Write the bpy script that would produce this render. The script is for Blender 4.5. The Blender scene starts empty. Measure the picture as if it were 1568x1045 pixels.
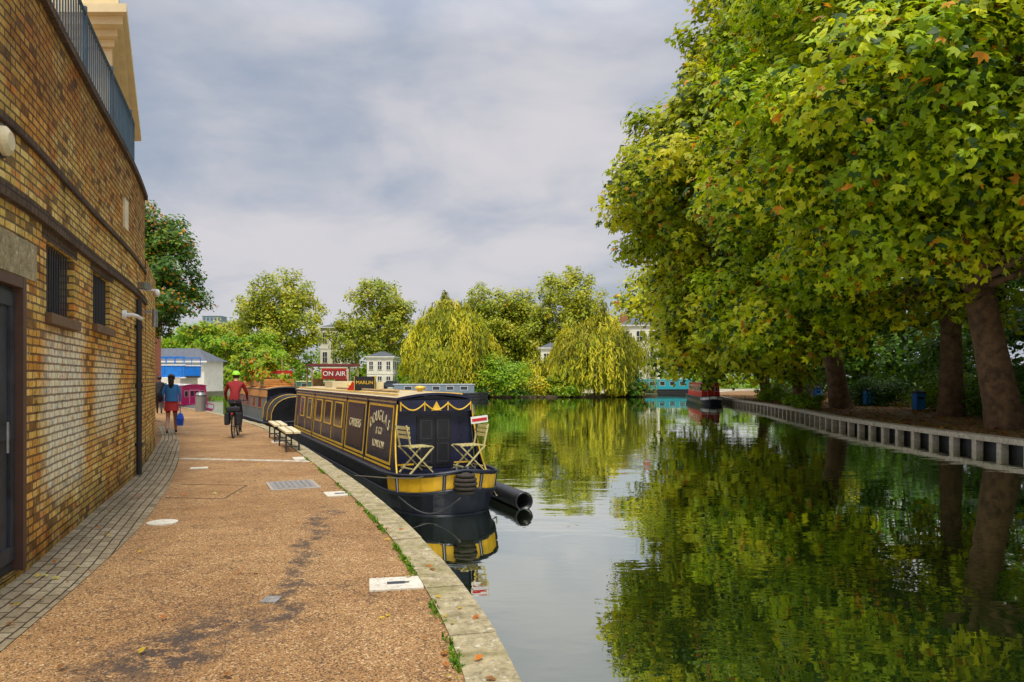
import bpy, math, random
import numpy as np
from mathutils import Vector, Matrix
rnd = random.Random(7)
scene = bpy.context.scene
COL = scene.collection
WZ = -0.7

# ------------------------------------------------------------ node helpers
def new_mat(name):
    m = bpy.data.materials.new(name); m.use_nodes = True
    nt = m.node_tree; nt.nodes.clear()
    out = nt.nodes.new('ShaderNodeOutputMaterial')
    return m, nt, out
def N(nt, t, **kw):
    n = nt.nodes.new(t)
    for k, v in kw.items():
        if k in n.inputs: n.inputs[k].default_value = v
        else: setattr(n, k, v)
    return n
def L(nt, a, b): nt.links.new(a, b)
def math_(nt, op, a, b=None, c=None, clamp=False):
    n = nt.nodes.new('ShaderNodeMath'); n.operation = op; n.use_clamp = clamp
    for i, v in enumerate((a, b, c)):
        if v is None: continue
        if isinstance(v, (int, float)): n.inputs[i].default_value = v
        else: L(nt, v, n.inputs[i])
    return n.outputs[0]
def mixc(nt, fac, a, b, mode='MIX'):
    n = nt.nodes.new('ShaderNodeMix'); n.data_type = 'RGBA'; n.blend_type = mode
    if isinstance(fac, (int, float)): n.inputs[0].default_value = fac
    else: L(nt, fac, n.inputs[0])
    for i, v in ((6, a), (7, b)):
        if isinstance(v, tuple): n.inputs[i].default_value = (v[0], v[1], v[2], 1)
        else: L(nt, v, n.inputs[i])
    return n.outputs[2]
def noise(nt, vec, scale, detail=4, rough=.6, dist=0):
    n = nt.nodes.new('ShaderNodeTexNoise')
    n.inputs['Scale'].default_value = scale; n.inputs['Detail'].default_value = detail
    n.inputs['Roughness'].default_value = rough; n.inputs['Distortion'].default_value = dist
    if vec is not None: L(nt, vec, n.inputs['Vector'])
    return n.outputs['Fac']
def mrange(nt, v, a, b, c=0, d=1, smooth=False):
    n = nt.nodes.new('ShaderNodeMapRange')
    if smooth: n.interpolation_type = 'SMOOTHSTEP'
    L(nt, v, n.inputs[0])
    for i, x in enumerate((a, b, c, d)): n.inputs[i+1].default_value = x
    return n.outputs[0]
def objco(nt):
    return nt.nodes.new('ShaderNodeTexCoord').outputs['Object']
def bump(nt, h, strength=.3, dist=.02):
    n = nt.nodes.new('ShaderNodeBump'); n.inputs['Strength'].default_value = strength
    n.inputs['Distance'].default_value = dist; L(nt, h, n.inputs['Height']); return n.outputs[0]
def princ(nt, out, col, rough=.6, metal=0, normal=None, spec=.5):
    p = nt.nodes.new('ShaderNodeBsdfPrincipled')
    if isinstance(col, tuple): p.inputs['Base Color'].default_value = (*col, 1)
    else: L(nt, col, p.inputs['Base Color'])
    if isinstance(rough, (int, float)): p.inputs['Roughness'].default_value = rough
    else: L(nt, rough, p.inputs['Roughness'])
    p.inputs['Metallic'].default_value = metal
    p.inputs['Specular IOR Level'].default_value = spec
    if normal is not None: L(nt, normal, p.inputs['Normal'])
    L(nt, p.outputs[0], out.inputs[0]); return p
MC = {}
def M(name, col, rough=.6, var=.2, scale=6, bmp=.0, metal=0, col2=None, spec=.5):
    if name in MC: return MC[name]
    m, nt, out = new_mat(name)
    o = objco(nt); n = noise(nt, o, scale, 6, .65)
    f = mrange(nt, n, .3, .7)
    a = tuple(c*(1-var) for c in col); b = tuple(min(1, c*(1+var)) for c in col) if col2 is None else col2
    c = mixc(nt, f, a, b)
    nm = bump(nt, noise(nt, o, scale*6, 4), bmp, .01) if bmp > 0 else None
    r = mrange(nt, n, .2, .8, max(.02, rough-.08), min(1, rough+.1))
    princ(nt, out, c, r, metal, nm, spec)
    MC[name] = m; return m

# ------------------------------------------------------------ mesh builder
class MB:
    def __init__(s): s.v = []; s.f = []; s.m = []; s.uv = []; s.mats = []
    def mi(s, mat):
        if mat not in s.mats: s.mats.append(mat)
        return s.mats.index(mat)
    def face(s, pts, mat, uv=None):
        b = len(s.v); s.v += [tuple(p) for p in pts]; s.f.append(tuple(range(b, b+len(pts))))
        s.m.append(s.mi(mat)); s.uv.append(uv)
    def raw(s, verts, faces, mat):
        b = len(s.v); s.v += [tuple(p) for p in verts]; i = s.mi(mat)
        for f in faces: s.f.append(tuple(b+k for k in f)); s.m.append(i); s.uv.append(None)
    def box(s, c, size, mat, rot=None):
        x, y, z = (d/2 for d in size)
        vs = [Vector((i*x, j*y, k*z)) for i in (-1, 1) for j in (-1, 1) for k in (-1, 1)]
        if rot is not None: vs = [rot @ v for v in vs]
        vs = [v+Vector(c) for v in vs]
        s.raw(vs, [(0,1,3,2),(4,6,7,5),(0,4,5,1),(2,3,7,6),(0,2,6,4),(1,5,7,3)], mat)
    def beam(s, a, b, w, h, mat, up=(0,0,1)):
        a = Vector(a); b = Vector(b); d = (b-a); ln = d.length; d.normalize()
        u = Vector(up); sd = d.cross(u)
        if sd.length < 1e-4: sd = d.cross(Vector((1,0,0)))
        sd.normalize(); u = sd.cross(d)
        R = Matrix((sd, d, u)).transposed()
        s.box((a+b)/2, (w, ln, h), mat, R)
    def tube(s, pts, rad, mat, n=8, cap=True):
        pts = [Vector(p) for p in pts]
        if isinstance(rad, (int, float)): rad = [rad]*len(pts)
        vs = []; fs = []
        ref = Vector((0.13, 0.21, 1)) 
        d0 = (pts[-1]-pts[0])
        if d0.length > 0 and abs(d0.normalized().dot(ref.normalized())) > .9: ref = Vector((1, .1, 0))
        for i, p in enumerate(pts):
            d = (pts[min(i+1, len(pts)-1)]-pts[max(i-1, 0)]).normalized()
            a = d.cross(ref)
            if a.length < 1e-4: a = d.cross(Vector((0,1,0)))
            a.normalize(); b = d.cross(a)
            for k in range(n):
                t = 2*math.pi*k/n
                vs.append(p+(a*math.cos(t)+b*math.sin(t))*rad[i])
        for i in range(len(pts)-1):
            for k in range(n):
                k2 = (k+1) % n
                fs.append((i*n+k, i*n+k2, (i+1)*n+k2, (i+1)*n+k))
        if cap: fs.append(tuple(range(n))); fs.append(tuple((len(pts)-1)*n+k for k in range(n)))
        s.raw(vs, fs, mat)
    def sphere(s, c, r, mat, nu=12, nv=8, rot=None):
        if isinstance(r, (int, float)): r = (r, r, r)
        vs = []; fs = []
        for j in range(nv+1):
            ph = math.pi*j/nv
            for i in range(nu):
                th = 2*math.pi*i/nu
                v = Vector((r[0]*math.sin(ph)*math.cos(th), r[1]*math.sin(ph)*math.sin(th), r[2]*math.cos(ph)))
                if rot is not None: v = rot @ v
                vs.append(v+Vector(c))
        for j in range(nv):
            for i in range(nu):
                i2 = (i+1) % nu
                fs.append((j*nu+i, (j+1)*nu+i, (j+1)*nu+i2, j*nu+i2))
        s.raw(vs, fs, mat)
    def torus(s, c, R, r, mat, axis='X', n=28, k=8, rot=None):
        vs = []; fs = []
        for i in range(n):
            t = 2*math.pi*i/n
            for j in range(k):
                p = 2*math.pi*j/k
                a = (R+r*math.cos(p))*math.cos(t); b = (R+r*math.cos(p))*math.sin(t); h = r*math.sin(p)
                v = {'X': Vector((h, a, b)), 'Y': Vector((a, h, b)), 'Z': Vector((a, b, h))}[axis]
                if rot is not None: v = rot @ v
                vs.append(v+Vector(c))
        for i in range(n):
            for j in range(k):
                fs.append((i*k+j, i*k+(j+1) % k, ((i+1) % n)*k+(j+1) % k, ((i+1) % n)*k+j))
        s.raw(vs, fs, mat)
    def prism(s, poly, z0, z1, mat, side=None):
        n = len(poly)
        s.face([(x, y, z1) for x, y in poly], mat)
        s.face([(x, y, z0) for x, y in reversed(poly)], side or mat)
        for i in range(n):
            a = poly[i]; b = poly[(i+1) % n]
            s.face([(*a, z0), (*b, z0), (*b, z1), (*a, z1)], side or mat)
    def cbox(s, cp, u0, u1, z0, z1, o0, o1, mat, step=.4, uvs=None):
        n = max(1, int(math.ceil((u1-u0)/step)))
        P = []
        for i in range(n+1):
            u = u0+(u1-u0)*i/n
            P.append([cp.P(u, z0, o0), cp.P(u, z0, o1), cp.P(u, z1, o1), cp.P(u, z1, o0)])
        for i in range(n):
            ua = u0+(u1-u0)*i/n; ub = u0+(u1-u0)*(i+1)/n
            for k in range(4):
                k2 = (k+1) % 4
                if k == 0: w = (o0, o1)
                elif k == 1: w = (z0, z1)
                elif k == 2: w = (z1, z1+o0-o1)
                else: w = (z1, z0)
                s.face([P[i][k], P[i+1][k], P[i+1][k2], P[i][k2]], mat, [(ua, w[0]), (ub, w[0]), (ub, w[1]), (ua, w[1])])
        s.face(P[0], mat, [(o0, z0), (o1, z0), (o1, z1), (o0, z1)]); s.face(list(reversed(P[-1])), mat, [(o0, z1), (o1, z1), (o1, z0), (o0, z0)])
    def build(s, name, parent=None, smooth=False, bevel=0, loc=None, rotz=None):
        me = bpy.data.meshes.new(name); me.from_pydata(s.v, [], s.f)
        for m in s.mats: me.materials.append(m)
        me.polygons.foreach_set('material_index', s.m)
        if any(u is not None for u in s.uv):
            ul = me.uv_layers.new(name='UVMap'); arr = []
            for f, u in zip(s.f, s.uv):
                arr += [c for p in (u if u is not None else [(0, 0)]*len(f)) for c in p]
            ul.data.foreach_set('uv', arr)
        if smooth: me.polygons.foreach_set('use_smooth', [True]*len(s.f))
        me.update()
        o = bpy.data.objects.new(name, me); COL.objects.link(o)
        if parent is not None: o.parent = parent
        if loc is not None: o.location = loc
        if rotz is not None: o.rotation_euler[2] = rotz
        if bevel > 0:
            b = o.modifiers.new('Bevel', 'BEVEL'); b.width = bevel; b.segments = 2; b.limit_method = 'ANGLE'
        return o
def empty(name, loc=(0,0,0), rotz=0):
    e = bpy.data.objects.new(name, None); COL.objects.link(e); e.location = loc; e.rotation_euler[2] = rotz
    e.empty_display_size = .2; return e

class Curve:
    def __init__(s, pts, sub=24):
        out = []
        p = [np.array(q, float) for q in pts]
        p = [2*p[0]-p[1]]+p+[2*p[-1]-p[-2]]
        for i in range(1, len(p)-2):
            for k in range(sub):
                t = k/sub
                out.append(.5*((2*p[i])+(-p[i-1]+p[i+1])*t+(2*p[i-1]-5*p[i]+4*p[i+1]-p[i+2])*t*t+(-p[i-1]+3*p[i]-3*p[i+1]+p[i+2])*t**3))
        out.append(p[-2]); s.p = np.array(out)
        d = np.linalg.norm(np.diff(s.p, axis=0), axis=1); s.u = np.concatenate([[0], np.cumsum(d)]); s.len = s.u[-1]
    def xy(s, u): return np.array([np.interp(u, s.u, s.p[:, 0]), np.interp(u, s.u, s.p[:, 1])])
    def nrm(s, u):
        a = s.xy(max(0, u-.15)); b = s.xy(min(s.len, u+.15)); t = (b-a)/np.linalg.norm(b-a)
        return np.array([t[1], -t[0]])
    def P(s, u, z, off=0):
        q = s.xy(u)+s.nrm(u)*off; return (q[0], q[1], z)
    def uY(s, y): return float(np.interp(y, s.p[:, 1], s.u))

K = Curve([(.5,-8),(.42,-3),(.33,.5),(.2,2.5),(.05,3.9),(-.38,5.67),(-1.23,8.25),(-2.31,11),(-4.04,15.1),(-6.0,19.5),(-8.3,24.5),(-11.2,29.5),(-15.8,37),(-21,44),(-30,55),(-45,70),(-70,85),(-130,95)])
W = Curve([(-2.85,-4),(-3.0,0),(-3.4,3),(-3.98,5.58),(-4.66,7.5),(-5.27,9.14),(-5.87,10.8),(-6.36,12.1),(-7.1,13.9),(-8.45,17),(-9.95,20.4),(-12.4,25.2)])
E = Curve([(-2.2,-4),(-2.35,0),(-2.75,3),(-3.08,4.32),(-3.55,6.05),(-4.1,7.89),(-4.8,9.8),(-5.38,11.3),(-7.0,15.1),(-9.4,20.2),(-11.9,25),(-15.4,30.5),(-22,39),(-32,49)])
R = Curve([(16.1,-30),(15.9,0),(15.75,15),(15.75,22.1),(15.75,28.1),(16.25,34.5),(17.6,42.4),(19.2,53),(20.7,66),(24,85),(32,105),(45,118)])

# ------------------------------------------------------------ materials
def brick_mat(name, c1, c2, mortar, bw=.225, bh=.075, ms=.008, wall=False, rough=.9):
    m, nt, out = new_mat(name)
    uv = nt.nodes.new('ShaderNodeUVMap').outputs[0]
    nz = nt.nodes.new('ShaderNodeTexNoise'); nz.inputs['Scale'].default_value = 6; L(nt, uv, nz.inputs['Vector'])
    vm = nt.nodes.new('ShaderNodeVectorMath'); vm.operation = 'MULTIPLY_ADD'
    L(nt, nz.outputs['Color'], vm.inputs[0]); vm.inputs[1].default_value = (.016, .016, 0); L(nt, uv, vm.inputs[2])
    def bt(a, c_, mo, bias=0):
        b = nt.nodes.new('ShaderNodeTexBrick'); L(nt, vm.outputs[0], b.inputs['Vector'])
        b.inputs['Scale'].default_value = 1; b.inputs['Brick Width'].default_value = bw; b.inputs['Row Height'].default_value = bh
        b.inputs['Mortar Size'].default_value = ms; b.inputs['Mortar Smooth'].default_value = .3; b.inputs['Bias'].default_value = bias
        b.inputs['Color1'].default_value = (*a, 1); b.inputs['Color2'].default_value = (*c_, 1); b.inputs['Mortar'].default_value = (*mo, 1)
        return b
    b = bt(c1, c2, mortar)
    col = b.outputs['Color']; fac = b.outputs['Fac']
    fine = noise(nt, uv, 30, 6, .7); big = noise(nt, uv, 1.3, 6, .65)
    col = mixc(nt, mrange(nt, fine, .3, .7, 0, .8), col, (.46, .41, .34), 'MULTIPLY')
    if wall:
        sep = nt.nodes.new('ShaderNodeSeparateXYZ'); L(nt, uv, sep.inputs[0]); u, v = sep.outputs[0], sep.outputs[1]
        row = math_(nt, 'FLOOR', math_(nt, 'DIVIDE', v, bh))
        uo = math_(nt, 'ADD', math_(nt, 'DIVIDE', u, bw), math_(nt, 'MULTIPLY', math_(nt, 'MODULO', row, 2.0), .5))
        cb = nt.nodes.new('ShaderNodeCombineXYZ'); L(nt, math_(nt, 'FLOOR', uo), cb.inputs[0]); L(nt, row, cb.inputs[1])
        wn = nt.nodes.new('ShaderNodeTexWhiteNoise'); wn.noise_dimensions = '2D'; L(nt, cb.outputs[0], wn.inputs['Vector'])
        sc = nt.nodes.new('ShaderNodeSeparateColor'); L(nt, wn.outputs['Color'], sc.inputs[0])
        nb = math_(nt, 'SUBTRACT', 1.0, fac)
        col = mixc(nt, math_(nt, 'MULTIPLY', nb, mrange(nt, sc.outputs[0], .84, .87, 0, .75)), col, (.13, .07, .035))
        col = mixc(nt, math_(nt, 'MULTIPLY', nb, mrange(nt, sc.outputs[1], .82, .86, 0, .7)), col, (.80, .36, .08))
        col = mixc(nt, math_(nt, 'MULTIPLY', nb, mrange(nt, sc.outputs[2], .80, .84, 0, .7)), col, (.96, .76, .28))
        col = mixc(nt, mrange(nt, noise(nt, uv, .8, 6, .75), .47, .60, 0, .75), col, (1.0, .62, .28), 'MULTIPLY')
        hi = math_(nt, 'ADD', v, math_(nt, 'MULTIPLY', math_(nt, 'SUBTRACT', big, .5), 3.2))
        col = mixc(nt, mrange(nt, hi, 3.1, 4.6, 0, .85), col, (.52, .42, .36), 'MULTIPLY')
        lowd = math_(nt, 'ADD', v, math_(nt, 'MULTIPLY', math_(nt, 'SUBTRACT', noise(nt, uv, 2.2, 5), .5), 1.5))
        col = mixc(nt, mrange(nt, lowd, .45, -.1, 0, .9), col, (.26, .23, .13), 'MULTIPLY')
        mpv = nt.nodes.new('ShaderNodeMapping'); mpv.inputs['Scale'].default_value = (2.4, .55, 1); L(nt, uv, mpv.inputs[0])
        run = mrange(nt, noise(nt, mpv.outputs[0], 1.6, 7, .7), .54, .70, 0, .8)
        col = mixc(nt, run, col, (.24, .19, .15), 'MULTIPLY')
        soot = mrange(nt, noise(nt, uv, 2.6, 8, .8), .53, .66, 0, .8)
        col = mixc(nt, soot, col, (.24, .20, .16), 'MULTIPLY')
        pale = mrange(nt, noise(nt, uv, 5, 8, .8), .58, .66, 0, .6)
        col = mixc(nt, math_(nt, 'MULTIPLY', pale, mrange(nt, v, 3.4, 2.6)), col, (.85, .76, .50))
        def patch(y0, y1, z0, z1, strength):
            u0, u1 = W.uY(y0), W.uY(y1); e = .2
            wob = math_(nt, 'MULTIPLY', math_(nt, 'SUBTRACT', noise(nt, uv, 2.5, 8, .75), .5), 1.1)
            uu = math_(nt, 'ADD', u, wob); vv = math_(nt, 'ADD', v, wob)
            a = mrange(nt, uu, u0-e, u0+e); bb = mrange(nt, uu, u1+e, u1-e)
            c = mrange(nt, vv, z0-e, z0+e); d = mrange(nt, vv, z1+e, z1-e)
            k = math_(nt, 'MULTIPLY', math_(nt, 'MULTIPLY', a, bb), math_(nt, 'MULTIPLY', c, d))
            worn = mrange(nt, noise(nt, uv, 8, 9, .85), .40, .54, .15, 1)
            k = math_(nt, 'MULTIPLY', k, worn)
            return math_(nt, 'MULTIPLY', k, strength)
        for pp in ((6.7, 8.35, .55, 2.1, 1.0), (9.0, 10.4, 1.0, 1.85, .95)):
            col = mixc(nt, math_(nt, 'MULTIPLY', patch(*pp), math_(nt, 'SUBTRACT', 1.0, math_(nt, 'MULTIPLY', fac, .75))), col, (.88, .88, .70))
    else:
        col = mixc(nt, mrange(nt, big, .4, .65, 0, .6), col, (.5, .42, .36), 'MULTIPLY')
    h = math_(nt, 'SUBTRACT', math_(nt, 'MULTIPLY', fine, .7), fac)
    princ(nt, out, col, rough, 0, bump(nt, h, 1.0, .018), .2)
    return m
m_wall = brick_mat('yellow_stock_brick', (1.0, .74, .20), (.78, .50, .12), (.26, .18, .10), ms=.011, wall=True)
m_band = brick_mat('band_brick', (.20, .13, .08), (.12, .085, .06), (.08, .06, .05), bw=.11, bh=.075)
m_sett = brick_mat('paving_sett', (.50, .43, .29), (.34, .28, .18), (.09, .07, .045), bw=.21, bh=.105, ms=.008)
m_dkbrick = brick_mat('dock_brick', (.14, .11, .07), (.09, .07, .05), (.05, .045, .03))

def path_material():
    m, nt, out = new_mat('gravel_tarmac')
    o = objco(nt)
    g1 = noise(nt, o, 110, 3, .8); big = noise(nt, o, .7, 6, .6); mid = noise(nt, o, 3, 6, .7)
    vor = nt.nodes.new('ShaderNodeTexVoronoi'); vor.inputs['Scale'].default_value = 85; L(nt, o, vor.inputs['Vector'])
    sepc = nt.nodes.new('ShaderNodeSeparateColor'); L(nt, vor.outputs['Color'], sepc.inputs[0])
    col = mixc(nt, mrange(nt, g1, .38, .62), (.17, .085, .03), (.66, .39, .165))
    col = mixc(nt, mrange(nt, sepc.outputs[0], .88, .93, 0, .6), col, (.85, .66, .40))
    col = mixc(nt, mrange(nt, sepc.outputs[1], .70, .78, 0, .75), col, (.085, .05, .03))
    col = mixc(nt, mrange(nt, big, .36, .62, 0, .65), col, (.64, .56, .50), 'MULTIPLY')
    col = mixc(nt, mrange(nt, mid, .48, .72, 0, .6), col, (.52, .47, .44), 'MULTIPLY')
    sep = nt.nodes.new('ShaderNodeSeparateXYZ'); L(nt, o, sep.inputs[0]); x, y = sep.outputs[0], sep.outputs[1]
    wob = math_(nt, 'MULTIPLY', math_(nt, 'SUBTRACT', noise(nt, o, 1.6, 6, .7), .5), 1.1)
    def streak(px, py, sl, w, y0, y1, th):
        xx = math_(nt, 'ADD', math_(nt, 'SUBTRACT', x, math_(nt, 'MULTIPLY_ADD', math_(nt, 'SUBTRACT', y, py), sl, px)), wob)
        k = mrange(nt, math_(nt, 'ABSOLUTE', xx), w, w*.3)
        k = math_(nt, 'MULTIPLY', k, math_(nt, 'MULTIPLY', mrange(nt, y, y0, y0+.4), mrange(nt, y, y1, y1-.8)))
        return math_(nt, 'MULTIPLY', k, mrange(nt, noise(nt, o, 6, 9, .8), th, th+.06))
    s1 = streak(-2.05, 4.45, .12, .42, 3.7, 5.4, .45)
    s2 = streak(-1.75, 5.6, -.16, .15, 4.4, 9.6, .46)
    s3 = streak(-2.7, 8, -.2, .3, 6.5, 9.5, .58)
    st = math_(nt, 'MAXIMUM', math_(nt, 'MAXIMUM', s1, math_(nt, 'MULTIPLY', s2, .9)), s3)
    col = mixc(nt, math_(nt, 'MULTIPLY', st, .85), col, (.05, .042, .04))
    cr = math_(nt, 'ABSOLUTE', math_(nt, 'SUBTRACT', noise(nt, o, .9, 7, .6, .4), .5))
    crk = math_(nt, 'MULTIPLY', mrange(nt, cr, .005, .002), mrange(nt, noise(nt, o, .5, 2), .47, .52))
    col = mixc(nt, math_(nt, 'MULTIPLY', crk, .75), col, (.06, .04, .03))
    h = math_(nt, 'ADD', g1, math_(nt, 'MULTIPLY', vor.outputs['Distance'], .7))
    princ(nt, out, col, .85, 0, bump(nt, h, .6, .01), .25)
    return m
m_path = path_material()

def stone_material(name, a, b, moss=.5):
    m, nt, out = new_mat(name); o = objco(nt)
    c = mixc(nt, mrange(nt, noise(nt, o, 9, 8, .75), .35, .65), a, b)
    c = mixc(nt, mrange(nt, noise(nt, o, 30, 5, .8), .52, .66, 0, .7), c, (.09, .08, .06))
    c = mixc(nt, mrange(nt, noise(nt, o, 14, 6, .7), .58, .68, 0, .8), c, (.72, .68, .55))
    c = mixc(nt, mrange(nt, noise(nt, o, 2.2, 6, .7), .5, .7, 0, moss), c, (.16, .15, .04))
    princ(nt, out, c, .9, 0, bump(nt, noise(nt, o, 25, 8, .7), .6, .015), .2)
    return m
m_kerb = stone_material('lichen_stone', (.22, .18, .10), (.50, .42, .25), .7)
m_cop = stone_material('pale_coping', (.42, .36, .28), (.70, .62, .50), .3)
m_cover = stone_material('concrete_frame', (.55, .50, .40), (.75, .70, .6), .1)

def water_material():
    m, nt, out = new_mat('canal_water'); o = objco(nt)
    mp = nt.nodes.new('ShaderNodeMapping'); mp.inputs['Scale'].default_value = (.6, 1.1, 1); L(nt, o, mp.inputs[0])
    a = noise(nt, mp.outputs[0], 1.0, 3, .5, .3); b = noise(nt, mp.outputs[0], 4.5, 2, .5)
    patch = mrange(nt, noise(nt, o, .12, 3), .4, .62, .2, 1)
    h = math_(nt, 'MULTIPLY', math_(nt, 'ADD', a, math_(nt, 'MULTIPLY', b, .12)), patch)
    nm = bump(nt, h, .11, .12)
    df = N(nt, 'ShaderNodeBsdfDiffuse'); df.inputs['Color'].default_value = (.010, .022, .004, 1)
    gl = N(nt, 'ShaderNodeBsdfGlossy'); gl.inputs['Roughness'].default_value = .01; gl.inputs['Color'].default_value = (.93, .96, .88, 1); L(nt, nm, gl.inputs['Normal'])
    fr = N(nt, 'ShaderNodeFresnel'); fr.inputs['IOR'].default_value = 1.45; L(nt, nm, fr.inputs['Normal'])
    mx = N(nt, 'ShaderNodeMixShader'); L(nt, mrange(nt, fr.outputs[0], .04, .32, .38, .92), mx.inputs[0])
    L(nt, df.outputs[0], mx.inputs[1]); L(nt, gl.outputs[0], mx.inputs[2]); L(nt, mx.outputs[0], out.inputs[0])
    return m
m_water = water_material()

def leaf_material():
    m, nt, out = new_mat('leaf')
    at = nt.nodes.new('ShaderNodeAttribute'); at.attribute_name = 'Col'
    p = nt.nodes.new('ShaderNodeBsdfPrincipled'); L(nt, at.outputs['Color'], p.inputs['Base Color']); p.inputs['Roughness'].default_value = .45
    p.inputs['Specular IOR Level'].default_value = .3
    tr = nt.nodes.new('ShaderNodeBsdfTranslucent')
    c = mixc(nt, 1.0, at.outputs['Color'], (1.25, 1.15, .3), 'MULTIPLY'); L(nt, c, tr.inputs['Color'])
    mx = nt.nodes.new('ShaderNodeMixShader'); mx.inputs[0].default_value = .42
    L(nt, p.outputs[0], mx.inputs[1]); L(nt, tr.outputs[0], mx.inputs[2]); L(nt, mx.outputs[0], out.inputs[0])
    return m
m_leaf = leaf_material()
m_bark = M('plane_bark', (.10, .055, .03), .9, .5, 3, .8, col2=(.24, .14, .07))
m_earth = M('bank_earth', (.16, .08, .03), .95, .4, 1.2, .6, col2=(.36, .19, .06))
m_grass = M('grass_ground', (.08, .16, .02), .95, .4, 2, .5, col2=(.16, .26, .03))
m_black = M('black_paint', (.012, .012, .015), .35)
m_iron = M('black_iron', (.03, .03, .035), .5, bmp=.2)
m_navy = M('navy_paint', (.010, .012, .038), .28, .35, 3)
m_hull = M('hull_black', (.012, .015, .028), .35, .5, 4)
m_gold = M('gold_paint', (.74, .46, .03), .4, .15)
m_yel = M('yellow_panel', (.82, .47, .015), .4, .18, 5)
m_cream = M('cream_paint', (.70, .60, .36), .5, .15, 5)
m_white = M('white_paint', (.78, .77, .74), .5, .08)
m_red = M('red_paint', (.52, .012, .012), .45, .2)
m_glass = M('window_glass', (.03, .035, .04), .08, .2)
m_rope = M('rope', (.45, .38, .25), .9, .3, 30, .5)
m_metal = M('galvanised', (.35, .36, .36), .4, .2, 12, .1, .7)
m_wood = M('weathered_wood', (.42, .28, .13), .8, .35, 9, .4)

# ------------------------------------------------------------ world, sun, camera
S = Vector((.06, -.48, .86)).normalized()
w = bpy.data.worlds.new('World'); scene.world = w; w.use_nodes = True
nt = w.node_tree; nt.nodes.clear()
wo = nt.nodes.new('ShaderNodeOutputWorld')
sky = nt.nodes.new('ShaderNodeTexSky'); sky.sky_type = 'NISHITA'; sky.sun_disc = False
sky.sun_elevation = math.asin(S.z); sky.sun_rotation = math.atan2(S.x, S.y); sky.air_density = 1.2; sky.dust_density = 2.5
b1 = nt.nodes.new('ShaderNodeBackground'); b1.inputs[1].default_value = .10; L(nt, sky.outputs[0], b1.inputs[0])
tc = nt.nodes.new('ShaderNodeTexCoord').outputs['Generated']
sp = nt.nodes.new('ShaderNodeSeparateXYZ'); L(nt, tc, sp.inputs[0])
zz = math_(nt, 'ADD', math_(nt, 'MAXIMUM', sp.outputs[2], 0), .25)
cx = math_(nt, 'DIVIDE', sp.outputs[0], zz); cy = math_(nt, 'DIVIDE', sp.outputs[1], zz)
cb = nt.nodes.new('ShaderNodeCombineXYZ'); L(nt, cx, cb.inputs[0]); L(nt, cy, cb.inputs[1]); cb.inputs[2].default_value = 8.1
n1 = noise(nt, cb.outputs[0], .9, 7, .5, .3); n2 = noise(nt, cb.outputs[0], 2.6, 8, .52, .3)
f = math_(nt, 'ADD', math_(nt, 'MULTIPLY', n1, .65), math_(nt, 'MULTIPLY', n2, .35))
cc = mixc(nt, mrange(nt, f, .38, .58, smooth=True), (.37, .43, .54), (.68, .66, .69))
cc = mixc(nt, mrange(nt, sp.outputs[2], .22, 0, 0, .5), cc, (.60, .61, .65))
b2 = nt.nodes.new('ShaderNodeBackground'); L(nt, cc, b2.inputs[0])
L(nt, mrange(nt, sp.outputs[2], .42, .9, 1.0, 3.2), b2.inputs[1])
mx = nt.nodes.new('ShaderNodeMixShader'); L(nt, mrange(nt, n1, .34, .5, .75, .97), mx.inputs[0])
L(nt, b1.outputs[0], mx.inputs[1]); L(nt, b2.outputs[0], mx.inputs[2]); L(nt, mx.outputs[0], wo.inputs[0])

sl = bpy.data.lights.new('sun', 'SUN'); sl.energy = 3.0; sl.angle = math.radians(11); sl.color = (1, .94, .80)
so = bpy.data.objects.new('sun', sl); COL.objects.link(so); so.rotation_euler = S.to_track_quat('Z', 'Y').to_euler(); so.location = (10, -20, 40)
cam = bpy.data.cameras.new('camera'); cam.sensor_width = 36; cam.lens = 36*1100/1568; cam.shift_y = 57.5/1568; cam.clip_end = 6000
co = bpy.data.objects.new('camera', cam); COL.objects.link(co); co.location = (0, 0, 1.65); co.rotation_euler = (math.radians(90), 0, 0)
scene.camera = co
scene.view_settings.view_transform = 'Standard'; scene.view_settings.look = 'None'; scene.view_settings.exposure = 0

# ------------------------------------------------------------ ground / water / banks
b = MB(); b.face([(-3000,-3000,-1.6),(3000,-3000,-1.6),(3000,3000,-1.6),(-3000,3000,-1.6)], m_earth); b.build('ground')
b = MB(); b.face([(-600,-60,WZ),(60,-60,WZ),(60,140,WZ),(-600,140,WZ)], m_water); b.build('canal_water')
b = MB()
ys = np.linspace(-8, 94.9, 120)
for i in range(len(ys)-1):
    a = K.xy(K.uY(ys[i])); c = K.xy(K.uY(ys[i+1])); na = K.nrm(K.uY(ys[i])); nc = K.nrm(K.uY(ys[i+1]))
    a = a-na*.12; c = c-nc*.12
    b.face([(a[0],a[1],-.008),(c[0],c[1],-.008),(-420,c[1],-.008),(-420,a[1],-.008)], m_earth)
b.build('towpath_land')
b = MB()
for i in range(len(R.p)-1):
    a = R.p[i]; c = R.p[i+1]
    b.face([(a[0]-.1,a[1],-.24),(420,a[1],-.24),(420,c[1],-.24),(c[0]-.1,c[1],-.24)], m_earth)
b.build('park_bank')
b = MB(); b.box((0, 1070, -.9), (3000, 1904, 1.5), m_grass); b.build('far_bank')
b = MB(); n = 200; uE1 = E.len; uK0 = K.uY(-4); uK1 = K.uY(42)
for i in range(n):
    q = []
    for j in (i, i+1):
        t = j/n; q.append((E.P(uE1*t, 0), K.P(uK0+(uK1-uK0)*t, 0, -.29)))
    b.face([q[0][0], q[0][1], q[1][1], q[1][0]], m_path)
b.build('towpath')
b = MB()
n = 120
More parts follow.
